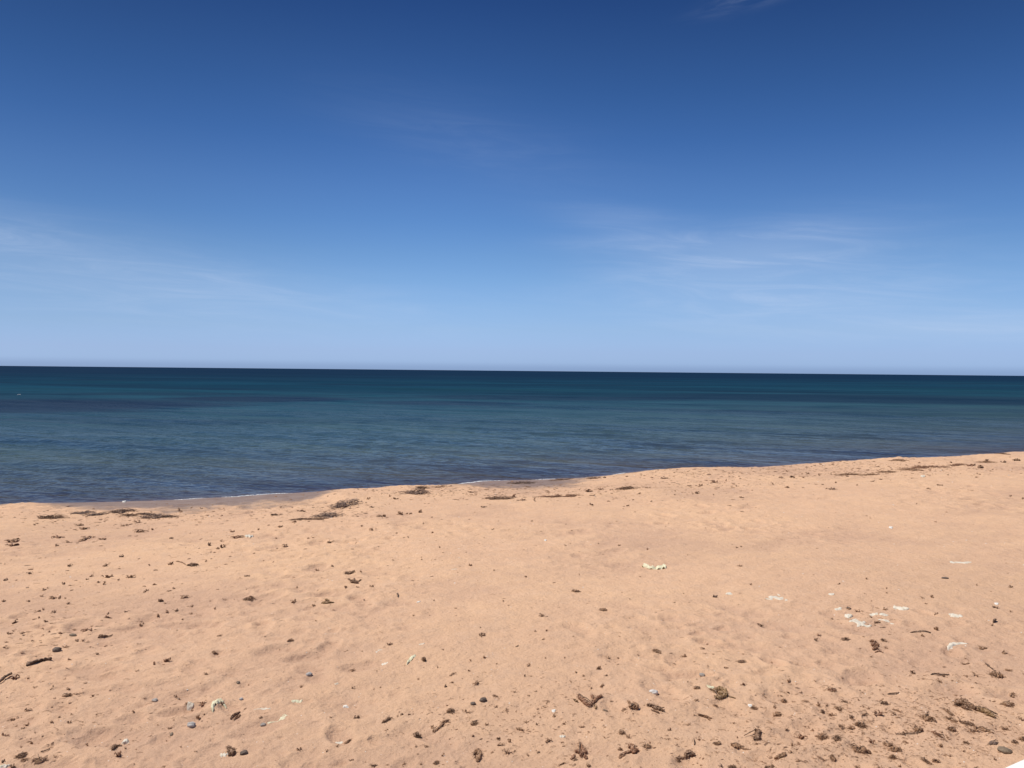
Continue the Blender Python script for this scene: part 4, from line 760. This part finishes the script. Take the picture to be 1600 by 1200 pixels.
PEBBLES = [
 (89, 1015, 14, 10, -20, 'stone_dark', 'dark brown rounded pebble above the long bark stick, left foreground', 'dark round pebble'),
 (483, 1053, 11, 8, 0, 'stone_grey', 'round light grey pebble with a dark shaded side, lower left middle', 'round grey pebble'),
 (242, 1094, 10, 7, -20, 'stone_blue', 'small blue grey pebble left of the small white chunk', 'small blue grey pebble'),
 (299, 1132, 14, 11, -35, 'stone_grey', 'light grey tilted flat pebble at the rim of a footprint', 'tilted grey pebble'),
 (411, 1132, 10, 6, 0, 'stone_blue', 'dark blue grey pebble under the left end of the long cream strip', 'dark blue pebble'),
 (377, 1092, 7, 6, 0, 'stone_grey', 'faint small grey pebble right of the arched cream piece', None),
 (381, 1176, 14, 9, 40, 'stone_dark', 'black and grey slanted pebble at the bottom left, right of folded weed', 'black slanted pebble'),
 (739, 1099, 10, 7, 0, 'stone_dark', 'smaller dark pebble of two side by side, the left one', 'smaller dark pebble'),
 (755, 1093, 14, 9, 25, 'stone_dark', 'larger black brown pebble of two side by side, the right one', 'larger black pebble'),
 (1021, 1081, 16, 11, 0, 'stone_pale', 'pale grey white dome shaped pebble above dark weed', 'pale dome pebble'),
 (1097, 1054, 11, 6, -15, 'stone_blue', 'flat purple grey pebble above the golden tangled weed', 'flat purple grey pebble'),
 (1477, 903, 11, 4, 0, 'stone_dark', 'dark flat stone under the long far white strip', 'dark flat stone'),
 (1570, 1172, 20, 9, -12, 'stone_brown', 'smooth grey brown oval pebble near the white board', 'oval brown pebble'),
 (1326, 950, 8, 4, 0, 'stone_dark', 'small brown stone right above the bright white scrap', None),
]
SPECIAL_WEED = {   # the nameable weeds: pixel of the item -> (label, phrase)
 (925, 1096): ('thick antler shaped brown weed with two raised arms', 'antler shaped weed'),
 (907, 1176): ('tall upright red brown knobbly clump at the bottom middle', 'knobbly brown clump'),
 (1126, 1086): ('large golden brown tangled ball of weed in the lower middle', 'golden tangle'),
 (984, 1174): ('wide red brown lobed clump right of the knobbly brown clump', 'wide lobed clump'),
 (1024, 1107): ('dark charcoal slanting weed below the pale dome pebble', 'dark slanting weed'),
 (989, 1105): ('round brown tuft with a raised spike left of dark slanting weed', 'spiked brown tuft'),
 (555, 909): ('dark branching weed, the lower of two alone on smooth sand', 'lower branching weed'),
 (546, 895): ('dark branching weed, the upper of two alone on smooth sand', 'upper branching weed'),
 (512, 941): ('golden brown low weed below the dark branching weeds', 'golden low weed'),
 (459, 940): ('brown slanted chip of weed left of the golden low weed', 'brown slanted chip'),
 (900, 923): ('flat brown weed above the middle of the foreground', 'flat brown weed'),
 (942, 952): ('compact brown weed lower right of the flat brown weed', 'compact brown weed'),
 (301, 882): ('dark weed with a long thin thread, left upper sand', 'dark threaded weed'),
 (389, 934): ('brown spread weed with upturned tips on the left sand', 'brown spread weed'),
 (367, 1120): ('brown split woody weed with lengthwise stripes, left foreground', 'striped brown weed'),
 (361, 1176): ('dark brown folded weed at the bottom left', 'dark folded weed'),
 (182, 1168): ('black forked weed in the lower left foreground', 'black forked weed'),
 (106, 1086): ('brown thick rolled weed in the left foreground', 'rolled brown weed'),
 (336, 1020): ('small brown bushy weed on bare left sand', 'small bushy weed'),
 (1367, 1012): ('red brown upright pile of weed below the white rags', 'upright red brown pile'),
 (1381, 1000): ('dark knob of weed at the top right of the upright pile', None),
 (1370, 972): ('dark weed tuft between the white rag and pale curved scrap', None),
 (1321, 998): ('dark pointed weed left of the upright red brown pile', 'dark pointed weed'),
 (1557, 1054): ('dark sprawling weed near the right edge with a thin stem', 'dark sprawling weed'),
 (1510, 1104): ('largest dark heap of weed in the lower right corner area', 'largest dark heap'),
 (1541, 1116): ('golden brown sloping weed trailing off the largest dark heap', 'golden sloping weed'),
 (1451, 1122): ('brown ragged pile left of the largest dark heap', 'ragged brown pile'),
 (1342, 1170): ('broad low brown clump at the bottom right', 'broad low clump'),
 (1346, 1132): ('brown double clump in the lower right weed line', 'brown double clump'),
 (1381, 1098): ('compact dark tuft on bare sand above the weed line', 'compact dark tuft'),
 (1434, 1139): ('upright brown tuft sitting on a long straight twig', 'tuft on the twig'),
 (1427, 1148): ('long straight dark twig under the upright brown tuft', None),
 (1184, 1146): ('dark upright ragged weed right of the lower middle', 'dark upright ragged weed'),
 (1156, 1167): ('long brown flat weed with a tapering right end', 'long tapering weed'),
 (1102, 1121): ('straight brown bar of weed below the golden tangle', 'straight brown bar'),
 (1077, 1181): ('dark hunched clump with trailing left end, bottom middle right', 'dark hunched clump'),
 (1011, 1165): ('brown curled weed upper right of the wide lobed clump', 'brown curled weed'),
 (745, 1182): ('brown ragged upright weed at the bottom middle', 'ragged bottom weed'),
 (691, 1136): ('long diagonal line of brown weed in the lower middle', 'long diagonal weed'),
 (704, 1110): ('brown open loop of weed above the long diagonal weed', 'brown open loop'),
 (652, 1148): ('dark tufty weed left of the long diagonal weed', 'dark tufty weed'),
 (605, 1124): ('dark narrow slanting weed, lower left middle', 'dark narrow weed'),
 (543, 1159): ('brown slanting chunk of weed beside a faint white scrap', 'brown slanting chunk'),
 (454, 1000): ('brown hooked weed alone above the round grey pebble', 'brown hooked weed'),
 (662, 1029): ('dark upright weed right of the pointed cream sliver', 'dark upright weed'),
 (550, 1047): ('dark striped scrap of weed right of the round grey pebble', 'striped scrap'),
 (754, 992): ('thin brown hooked weed on the smooth middle sand', 'thin hooked weed'),
 (1582, 1086): ('brown upright leaning stem at the far right edge', 'leaning stem'),
 (537, 787): ('widest grey purple mat of bleached seagrass on the waterline', 'grey seagrass mat'),
 (514, 804): ('lower grey purple mat of seagrass left of the widest mat', 'lower grey mat'),
 (651, 768): ('dark mat of seagrass on the mound near the middle waterline', 'mound seagrass mat'),
 (780, 778): ('long low dark mat of seagrass alone in front of the foam', 'long dark mat'),
 (80, 808): ('small thick dark mat at the far left of the waterline', 'far left dark mat'),
 (190, 798): ('loose grey mat of seagrass on the left wet sand', 'loose grey mat'),
 (244, 807): ('dark spread mat at the right end of the left weed line', 'dark spread mat'),
 (981, 762): ('dark flat mat standing out on the bare right middle slope', 'dark flat mat'),
 (862, 776): ('long thin red brown mat left of the dark flat mat', 'thin red brown mat'),
 (815, 754): ('thin grey line of seagrass right behind the white foam edge', 'thin grey seagrass line'),
 (1445, 729): ('longest red brown line of weed on the far right slope', 'far right weed line'),
 (1325, 741): ('thin brown mat at the left end of the far right weed line', 'left end of far weed line'),
 (480, 811): ('thin dark thread of weed running under the lower grey mat', 'thin dark thread'),
 (567, 0): ('', None),
 (1557, 1): ('', None),
}
items = []
for tok in ITEMS.replace('\n', '|').split('|'):
    if tok.strip():
        a = tok.split(); items.append([float(v) for v in a[:5]] + a[5:7])
items.sort(key=lambda a: -(a[2] * a[3]))
used = set()
TRACES = {   # outline of the biggest weeds: strokes over the sand, each a list of points and a thickness in pixels
 (925, 1096): [([(904, 1087), (911, 1096), (918, 1103), (923, 1105)], 3.0), ([(919, 1105), (927, 1099), (933, 1092), (941, 1089)], 2.7), ([(924, 1086), (926, 1092)], 1.8)],
 (907, 1176): [([(906, 1164), (909, 1170), (913, 1177), (908, 1183)], 3.6), ([(900, 1176), (905, 1178)], 3.2), ([(914, 1182), (916, 1186)], 2.4), ([(898, 1181), (893, 1187)], 2.0)],
 (989, 1105): [([(986, 1107), (991, 1105), (994, 1107)], 4.6), ([(981, 1096), (984, 1102)], 1.5)],
 (1024, 1107): [([(1011, 1103), (1019, 1104), (1025, 1108), (1032, 1109), (1037, 1112)], 2.7), ([(1018, 1110), (1030, 1115)], 1.6)],
 (984, 1174): [([(968, 1182), (978, 1178), (984, 1176)], 2.0), ([(983, 1167), (988, 1171), (991, 1177), (996, 1173)], 3.7)],
 (1126, 1086): [([(1117, 1083), (1123, 1077), (1130, 1080), (1134, 1087), (1127, 1092), (1117, 1091)], 3.3), ([(1125, 1085), (1128, 1087)], 3.6), ([(1136, 1088), (1149, 1091)], 0.9)],
 (1367, 1012): [([(1360, 1003), (1368, 1004)], 2.2), ([(1362, 1009), (1371, 1009)], 2.8), ([(1364, 1015), (1371, 1014)], 2.5), ([(1367, 1020), (1380, 1020)], 1.1)],
 (1077, 1181): [([(1071, 1181), (1077, 1179), (1084, 1181)], 3.9), ([(1057, 1185), (1069, 1184)], 1.3)],
 (1184, 1146): [([(1180, 1142), (1187, 1145), (1183, 1150), (1184, 1156), (1178, 1157)], 3.0)],
 (1510, 1104): [([(1493, 1102), (1502, 1099), (1510, 1102), (1518, 1106), (1525, 1111)], 3.9), ([(1506, 1107), (1514, 1109)], 2.8)],
 (745, 1182): [([(741, 1180), (746, 1173), (750, 1180), (747, 1190), (743, 1186)], 3.0)],
 (1156, 1167): [([(1143, 1165), (1150, 1167), (1157, 1167)], 2.7), ([(1155, 1168), (1170, 1171)], 1.1)],
 (1102, 1121): [([(1091, 1118), (1099, 1120), (1106, 1122)], 2.3), ([(1106, 1122), (1112, 1123)], 1.2), ([(1107, 1123), (1109, 1126)], 1.2)],
 (691, 1136): [([(676, 1144), (684, 1140), (689, 1135)], 1.9), ([(688, 1137), (692, 1130), (700, 1127)], 2.4)],
 (1541, 1116): [([(1528, 1108), (1537, 1113), (1546, 1118), (1553, 1122)], 3.6)],
 (555, 909): [([(548, 909), (554, 911), (559, 912)], 2.5), ([(544, 905), (548, 908)], 1.0), ([(560, 909), (564, 906)], 1.2), ([(553, 905), (554, 909)], 1.5)],
 (512, 941): [([(503, 943), (512, 943), (521, 942)], 1.9), ([(509, 938), (513, 940)], 2.0)],
 (361, 1176): [([(357, 1171), (361, 1176), (365, 1181)], 4.0), ([(366, 1174), (362, 1180)], 2.6)],
 (182, 1168): [([(177, 1172), (181, 1167)], 2.6), ([(181, 1167), (190, 1166)], 1.5)],
 (367, 1120): [([(360, 1124), (374, 1114)], 2.0), ([(366, 1125), (375, 1118)], 1.7)],
}
def trace(key, rnd):
    b, st = Buf(), Buf(); spots = {}
    for it_, (pts, r) in enumerate(TRACES[key]):
        W3 = [spot(*p) for p in pts]; mp = float(np.linalg.norm(W3[0] - CAM)) / F; R_ = r * mp; path = []
        for A, B_ in zip(W3, W3[1:]):
            n = max(2, int(np.linalg.norm(B_ - A) / (R_ * 0.55)))
            path += [A + (B_ - A) * i / n for i in range(n)]
        path.append(W3[-1]); m_ = len(path)
        for i, p in enumerate(path):
            f = math.sin(math.pi * (i + .8) / (m_ + .6)) ** .4
            x, y = p[0] + rnd.gauss(0, R_ * .16), p[1] + rnd.gauss(0, R_ * .25)
            lump(b, rnd, (x, y, R_ * .55 * rnd.uniform(.6, 1.3)), R_ * f * rnd.uniform(.6, 1.0), R_ * f * rnd.uniform(.8, 1.4), R_ * f * rnd.uniform(.6, 1.05), 0.6, 3)
            for q in range(3 if r > 2 else 1):
                strand(b, rnd, (x, y), rnd.uniform(0, 6.28), R_ * rnd.uniform(1.2, 2.3), R_ * .28, R_ * .09, 5, .6, R_ * rnd.uniform(.1, .9), R_ * rnd.uniform(.2, 1.2))
        A, B_ = path[0], path[-1]
        strand(st if it_ == 0 else b, rnd, (A[0], A[1]), math.atan2(B_[1] - A[1], B_[0] - A[0]), float(np.linalg.norm(B_ - A)) * .9, R_ * .8, R_ * .4, 7, .12, R_ * .6, R_ * .9)
    return b, st
def words_ok(s): return 4 <= len(s.split()) <= 16

for k, (px, py, w, h, an, ol, mt, zs, nm, cat, lab, ph) in enumerate(FILMS):
    if ol is None: continue
    rnd = random.Random(100 + k)
    c, U, W, L_, D, Z = place(px, py, w, h, an)
    D *= 1.25 if h > 5 else 1.6
    V, Fc = film(ol, L_, D, Z * zs * (0.95 if w < 14 else 1.2), rnd, thick=max(0.0015, 0.0006 * w * 0.2), dome=0.75 if w < 14 else 0.35, rim=0.42 if w < 14 else 0.5, freq=2.4 if w < 14 else 2.6)
    c[2] = float(ground(c[0:1], c[1:2])[0])
    o = link(nm, settle(c, U, W, V, Z * (0.10 if w < 14 else 0.22)), Fc, M[mt], loc=c); tag(o, lab, cat, 'white litter and shells on the sand')
    used.add(lab)
    if ph: LAND.append((px, py, ph))
for k, (px, py, w, h, an, mt, lab, ph) in enumerate(PEBBLES):
    rnd = random.Random(300 + k)
    c, U, W, L_, D, Z = place(px, py, w, h, an)
    mp = float(np.linalg.norm(c - CAM)) / F; L_ = w * mp * 0.88; b = Buf(); Dd = min(D * 1.1, L_ * .8)
    Hh = h * mp * 0.64; b_ = rnd.uniform(-.3, .3)
    lump(b, rnd, (0, 0, Hh * 0.22), L_ * .46, Dd * .5, Hh * .55, 0.17, 4)
    c[2] = float(ground(c[0:1], c[1:2])[0]); V = np.array(b.V); R3 = np.stack([U[0] * V[:, 0] + W[0] * V[:, 1], U[1] * V[:, 0] + W[1] * V[:, 1], V[:, 2]], 1)
    o = link('pebble', R3, b.F, M[mt], loc=c); tag(o, lab, 'pebble', 'pebbles on the sand'); used.add(lab)
    if ph: LAND.append((px, py, ph))
for (px, py), (lab, ph) in SPECIAL_WEED.items():
    if ph: LAND.append((px, py, ph))

# the long bark stick and the two-pronged black twig
def stick(px0, py0, px1, py1, wpx, hgt, mat, name, cat, lab, ph, seed, branch=()):
    rnd = random.Random(seed)
    A, B_ = spot(px0, py0), spot(px1, py1)
    c = (A + B_) / 2; U = (B_ - A)[:2]; L_ = float(np.linalg.norm(U)); U = U / L_; W = np.array([-U[1], U[0]])
    mpp = float(np.linalg.norm(c - CAM)) / F; b = Buf(); w = wpx * mpp
    pts = strand(b, rnd, (-L_ / 2, 0), 0.0, L_, w * 1.6, w * 0.8, 10, 0.05, hgt * .15, hgt * .2, 0.45)
    for (f, th, l) in branch:
        q = pts[int(f * 10)]; strand(b, rnd, (q[0], q[1]), th, l * L_, w, w * .6, 5, 0.12, hgt * .3, q[2], 0.6)
    c[2] = float(ground(c[0:1], c[1:2])[0])
    o = link(name, settle(c, U, W, np.array(b.V), 0.0), b.F, M[mat], loc=c); tag(o, lab, cat, 'twigs and sticks on the sand')
    used.add(lab); LAND.append(((px0 + px1) / 2, (py0 + py1) / 2, ph))
stick(41, 1041, 79, 1030, 4.2, 0.015, 'wood', 'stick', 'stick', 'long flat bark stick slanting below the dark round pebble', 'long bark stick', 41, ((.7, -.5, .12),))
stick(153, 997, 168, 995, 2.6, 0.02, 'd', 'twig', 'twig', 'black two pronged twig above the small bushy weed, left sand', 'black two pronged twig', 42, ((.6, 2.6, .55), (.3, .5, .3)))
stick(275, 877, 298, 881, 1.3, 0.01, 'b', 'seaweed_thread', 'seaweed', 'thin brown thread trailing left of the dark threaded weed', 'thin brown thread', 43)

SIZE = lambda a: 'wide' if a[2] >= 24 else 'small' if a[2] >= 9 else 'tiny'
TONE = {'d': 'dark', 'b': 'brown', 'g': 'golden brown', 'p': 'greyish', 'r': 'reddish brown'}
FORM = {'S': 'scrap of dry seaweed', 'C': 'clump of dry seaweed', 'M': 'flat mat of washed up seagrass', 'T': 'thin twig', 'P': 'round pebble'}
def relations(px, py):
    L2 = sorted(LAND, key=lambda l: math.hypot(l[0] - px, (l[1] - py) * 1.6))
    for l in L2[:7]:
        dx, dy = px - l[0], (py - l[1]) * 1.6; d = math.hypot(dx, dy)
        if d < 1: continue
        a = math.degrees(math.atan2(-dy, dx)) % 360
        r = ['right of', 'upper right of', 'above', 'upper left of', 'left of', 'lower left of', 'below', 'lower right of'][int(((a + 22.5) % 360) // 45)]
        yield ('just ' if d < 28 else 'well ' if d > 80 else '') + r + ' the ' + l[2]
GROUPS = {'S': 'loose scraps of dry seaweed on the sand', 'C': 'clumps of dry seaweed on the sand', 'M': 'seagrass mats along the waterline', 'T': 'twigs and sticks on the sand', 'P': 'pebbles on the sand'}
n_scrap = 0; rest = Buf(); rest_c = np.array([0.0, 8.0, 0.0])
for k, it in enumerate(items):
    px, py, w, h, an, form, tone = it
    if form == 'S' and n_scrap >= 290:
        form = 'rest'
    rnd = random.Random(1000 + k)
    c, U, W, L_, D, Z = place(px, py, w, h, an)
    big = w * h >= 85 and form == 'C'
    key = (int(px), int(py))
    if key in TRACES:
        tb_, ts_ = trace(key, rnd); parts = None
    else: parts = build_form('S' if form == 'rest' else form, L_ * (0.86 if form != 'M' else 1.04), D * (1.0 if form != 'M' else 1.2), max(Z, 0.004), rnd, big or (form == 'S' and w > 11))
    c[2] = float(ground(c[0:1], c[1:2])[0])
    if form == 'rest':
        V = settle(c, U, W, np.array(parts[0][1].V), 0.0) + c - rest_c; rest.add(V, parts[0][1].F); continue
    if form == 'S': n_scrap += 1
    nm, cat = NAME[form]
    mats = {'P': 'stone_brown', 'T': 'wood'}; mt = mats.get(form, tone)
    if key in SPECIAL_WEED and SPECIAL_WEED[key][0]: lab = SPECIAL_WEED[key][0]
    else:
        lab = None
        for rel in relations(px, py):
            for extra in ('', ' slanting' if abs(an) >= 10 else ' level', ' narrow' if h / w < 0.35 else ' chunky'):
                t = SIZE(it) + extra + ' ' + TONE[tone] + ' ' + FORM[form] + ' ' + rel
                if t not in used and words_ok(t): lab = t; break
            if lab: break
        if lab is None: print('NOLABEL', it); lab = 'small scrap of seaweed on the open sand'
    used.add(lab)
    if parts is None:
        e = bpy.data.objects.new(nm, None); COL.objects.link(e); e.location = c; e.empty_display_size = 0.05; tag(e, lab, cat, GROUPS[form])
        for pn, b in (('fronds', tb_), ('stalk', ts_)):
            V = np.array(b.V); V[:, 2] += ground(V[:, 0], V[:, 1]); link(pn, V - c, b.F, M[mt] if pn == 'fronds' else M['wood' if tone != 'd' else 'd'], parent=e)
    elif len(parts) == 1:
        o = link(nm, settle(c, U, W, np.array(parts[0][1].V), Z * .08), parts[0][1].F, M[mt], loc=c); tag(o, lab, cat, GROUPS[form])
    else:
        e = bpy.data.objects.new(nm, None); COL.objects.link(e); e.location = c; e.empty_display_size = 0.05; tag(e, lab, cat, GROUPS[form])
        for pn, b in parts:
            link(pn, settle(c, U, W, np.array(b.V), Z * .08), b.F, M[mt] if pn == 'fronds' else M['wood' if tone != 'd' else 'd'], parent=e)
o = link('seaweed_litter', rest.V, rest.F, M['b'], loc=rest_c); tag(o, kind='stuff')

# ------------------------------------------------------------------ what nobody could count: crumbs of weed, shell grit
def chips(name, mat, n, pick, smin, smax, seed, elong=2.2, hz=0.35):
    rnd = np.random.RandomState(seed); V = []; Fc = []
    P = pick(rnd, n); x, y = P[:, 0], P[:, 1]; z = ground(x, y); v0, f0 = ICO[1]
    sz = smin + (smax - smin) * rnd.rand(len(x)) ** 3; th = rnd.rand(len(x)) * 6.28; el = 1 + rnd.rand(len(x)) * (elong - 1)
    dist = np.hypot(x, y); sz = sz * np.clip(dist / 8, 0.7, 3.0)
    A = v0[None] * (1 + 0.35 * rnd.randn(len(x), len(v0), 1) * 0.7) * np.stack([sz * el, sz, sz * hz * (0.6 + rnd.rand(len(x)))], 1)[:, None, :]
    c, s = np.cos(th)[:, None], np.sin(th)[:, None]
    B = np.stack([A[..., 0] * c - A[..., 1] * s + x[:, None], A[..., 0] * s + A[..., 1] * c + y[:, None], A[..., 2] + z[:, None] + (sz * hz * 0.3)[:, None]], -1)
    V = B.reshape(-1, 3); off = np.arange(len(x))[:, None, None] * len(v0)
    Fa = (np.array(f0)[None] + off).reshape(-1, 3).tolist()
    c0 = np.array([0, 8.0, 0]); o = link(name, V - c0, Fa, mat, loc=c0, smooth=False); tag(o, kind='stuff'); return o
ZC = [(1300, 728, 260, 9, 16), (1080, 738, 120, 8, 10), (760, 765, 240, 10, 14), (430, 800, 160, 16, 9), (170, 805, 150, 12, 7), (150, 810, 160, 14, 5), (330, 840, 330, 45, 8), (520, 795, 90, 22, 7), (680, 770, 120, 12, 8), (880, 765, 180, 16, 12), (1110, 755, 120, 14, 10), (1430, 733, 230, 12, 16), (1300, 735, 120, 12, 7),
      (170, 930, 220, 60, 7), (80, 1000, 120, 45, 6), (110, 1130, 130, 60, 7), (300, 1110, 90, 50, 3), (1300, 1130, 150, 60, 26), (1450, 1140, 150, 55, 36), (1000, 1140, 180, 60, 10), (740, 1130, 110, 60, 9), (850, 1110, 90, 60, 5),
      (1360, 965, 60, 22, 3), (1250, 1185, 200, 25, 10), (1480, 1060, 110, 50, 4), (1080, 1030, 120, 50, 2), (700, 1000, 500, 160, 5), (640, 870, 500, 90, 4), (1250, 850, 300, 100, 2)]
def pick_zones(rnd, n):
    wt = np.array([z[4] for z in ZC], float); wt /= wt.sum(); out = []
    for k in rnd.choice(len(ZC), n, p=wt):
        z = ZC[k]; px = z[0] + rnd.randn() * z[2] * .6; py = z[1] + rnd.randn() * z[3] * .6
        if not (-80 < px < 1680) or py > 1215: continue
        d = ray(px, py); hz_ = 0.55
        for it in range(4):
            t = (hz_ - CAM[2]) / min(d[2], -0.03); P = CAM + d * t; hz_ = float(ground_parts(P[0:1], P[1:2])[0][0])
        if P[1] < 60 and hz_ > 0.05: out.append((P[0], P[1]))
    return np.array(out)
def pick_all(rnd, n):
    r = 3.2 * (26 / 3.2) ** rnd.rand(n * 2); t = np.radians(rnd.uniform(-50, 50, n * 2)); x, y = r * np.sin(t), r * np.cos(t)
    h = ground_parts(x, y)[0]; k = h > 0.2; return np.stack([x[k], y[k]], 1)[:n]
chips('seaweed_crumbs', M['b'], 5200, pick_zones, 0.0035, 0.013, 3)
chips('dark_seaweed_crumbs', M['d'], 500, pick_zones, 0.003, 0.012, 4, 3.2)
chips('scattered_weed_crumbs', M['r'], 1500, pick_all, 0.0025, 0.009, 5)
chips('shell_grit', M['shell'], 1100, pick_all, 0.0022, 0.007, 6, 1.6)
def bits(rnd, n): return pick_zones(rnd, n)
# short threads of dry seagrass between the clumps
tb = Buf(); rr = np.random.RandomState(9); P = pick_zones(rr, 2000); pr = random.Random(9)
gz = ground(P[:, 0], P[:, 1]); 
for (x, y), z in zip(P, gz):
    d = math.hypot(x, y); s = min(max(d / 9, 0.6), 2.2)
    strand(tb, pr, (x, y - 8), pr.gauss(0, .7) + pr.choice((0, math.pi)), pr.uniform(.02, .075) * s, .0035 * s, .0022, 3, .5, .006, 0.0)
V = np.array(tb.V); base = np.repeat(gz, 16); V[:, 2] += ground(V[:, 0], V[:, 1] + 8)
o = link('seagrass_threads', V, tb.F, M['b'], loc=(0, 8, 0)); tag(o, kind='stuff')

# ------------------------------------------------------------------ foam along the waterline, one whitecap
def waterline(px0, px1, step=4):
    """points where the sea meets the sand between two columns of the photograph"""
    s0, s1 = [float(np.interp(p, [c[0] for c in CTRL], _s[2:-2])) for p in (px0, px1)]
    out = []
    for s in np.arange(s0, s1, 0.06):
        nn = np.interp(s, _s, _n) + np.linspace(-0.5, 2.6, 200)
        x, y = s * US[0] + nn * NS[0], s * US[1] + nn * NS[1]
        h = ground(x, y); zw = sea_h(x, y)[0]; k = int(np.argmax(h < zw + 0.002)); out.append((x[k], y[k], float(zw[k]), s))
    return out
fb = Buf(); rnd = random.Random(77)
for (p0, p1, wd) in ((275, 320, .02), (350, 462, .05), (730, 812, .07), (812, 925, .04), (1005, 1035, .03)):
    pts = waterline(p0, p1); n = len(pts)
    for i, (x, y, z, s) in enumerate(pts):
        e = math.sin(math.pi * (i + .5) / n) ** 0.5
        k = 0.5 + 0.5 * float(gn(np.array([s * 3]), np.array([0.3]), 1, 51)[0])
        for j in range(3):
            o_ = rnd.uniform(-.4, .6) * wd; r_ = wd * e * rnd.uniform(.35, .75) * (0.35 + k)
            lump(fb, rnd, (x + NS[0] * o_ , y + NS[1] * o_ - 20, z + 0.003), 0.05 * rnd.uniform(.7, 1.5), r_, 0.014 * e * rnd.uniform(.5, 1.1), 0.35, 1)
o = link('sea_foam', fb.V, fb.F, M['foam'], loc=(0, 20, 0)); tag(o, kind='stuff')
d = ray(30, 616.5); t = -CAM[2] / d[2]; P = CAM + d * t; b = Buf()
for i in range(16):
    f = (i - 7.5) / 8; lump(b, rnd, (f * .19, rnd.uniform(-.04, .04), .008 * (1 - f * f)), .038, .05, .018 * (1.05 - f * f), 0.35, 2)
o = link('whitecap', b.V, b.F, M['foam'], loc=P); tag(o, 'small white crest of foam far out on the sea, at the left', 'whitecap')

# ------------------------------------------------------------------ the white rounded board at the right foot of the view
A, B_ = spot(1567, 1213), spot(1603, 1197)
c = (A + B_) / 2; e = (B_ - A)[:2]; e = e / np.linalg.norm(e); nrm = np.array([e[1], -e[0]])       # away from the seen sand
if nrm @ np.array([0.6, -1]) < 0: nrm = -nrm
RR, TH = 0.42, 0.05; seg = 120; prof = []
for k in range(9):
    a = -math.pi / 2 + math.pi * k / 8; prof.append((TH * .5 * math.cos(a), TH * .5 * math.sin(a) + TH * .5))
ctr = c[:2] + nrm * (RR - .0) ; V = []; Fc = []
for k, (dr, z) in enumerate(prof):
    for i in range(seg):
        a = 2 * math.pi * i / seg; sx = 1.9 if True else 1
        x = (abs(math.cos(a)) ** .8) * math.copysign(1, math.cos(a)) * (RR * sx) ; y = (abs(math.sin(a)) ** .8) * math.copysign(1, math.sin(a)) * RR
        l = math.hypot(x, y); x += x / l * (dr - TH * .5); y += y / l * (dr - TH * .5); V.append((x, y, z))
npf = len(prof)
for k in range(npf - 1):
    for i in range(seg): a, b_ = k * seg + i, k * seg + (i + 1) % seg; Fc.append((a, b_, b_ + seg, a + seg))
def cap(ring, z, flip):
    global V, Fc
    prev = ring
    for s_ in (.93, .8, .5, .2):
        st = len(V); zz = z + (TH * .10 * (1 - s_) * (1 if not flip else 0))
        for i in range(seg): v = V[ring[i]]; V.append((v[0] * s_, v[1] * s_, zz))
        cur = list(range(st, st + seg))
        for i in range(seg):
            q = (prev[i], prev[(i + 1) % seg], cur[(i + 1) % seg], cur[i]); Fc.append(q[::-1] if flip else q)
        prev = cur
    Fc.append(tuple(prev[::-1] if flip else prev))
cap(list(range((npf - 1) * seg, npf * seg)), prof[-1][1], False); cap(list(range(seg)), prof[0][1], True)
V = np.array(V); Vw = np.stack([V[:, 0] * e[0] + V[:, 1] * nrm[0], V[:, 0] * e[1] + V[:, 1] * nrm[1], V[:, 2]], 1)
zb = float(np.mean(ground(np.array([ctr[0], c[0]]), np.array([ctr[1], c[1]])))) + .01
o = link('board', Vw, Fc, M['board'], loc=(ctr[0], ctr[1], zb)); tag(o, 'smooth cream white board with a rounded edge in the bottom right corner', 'board')
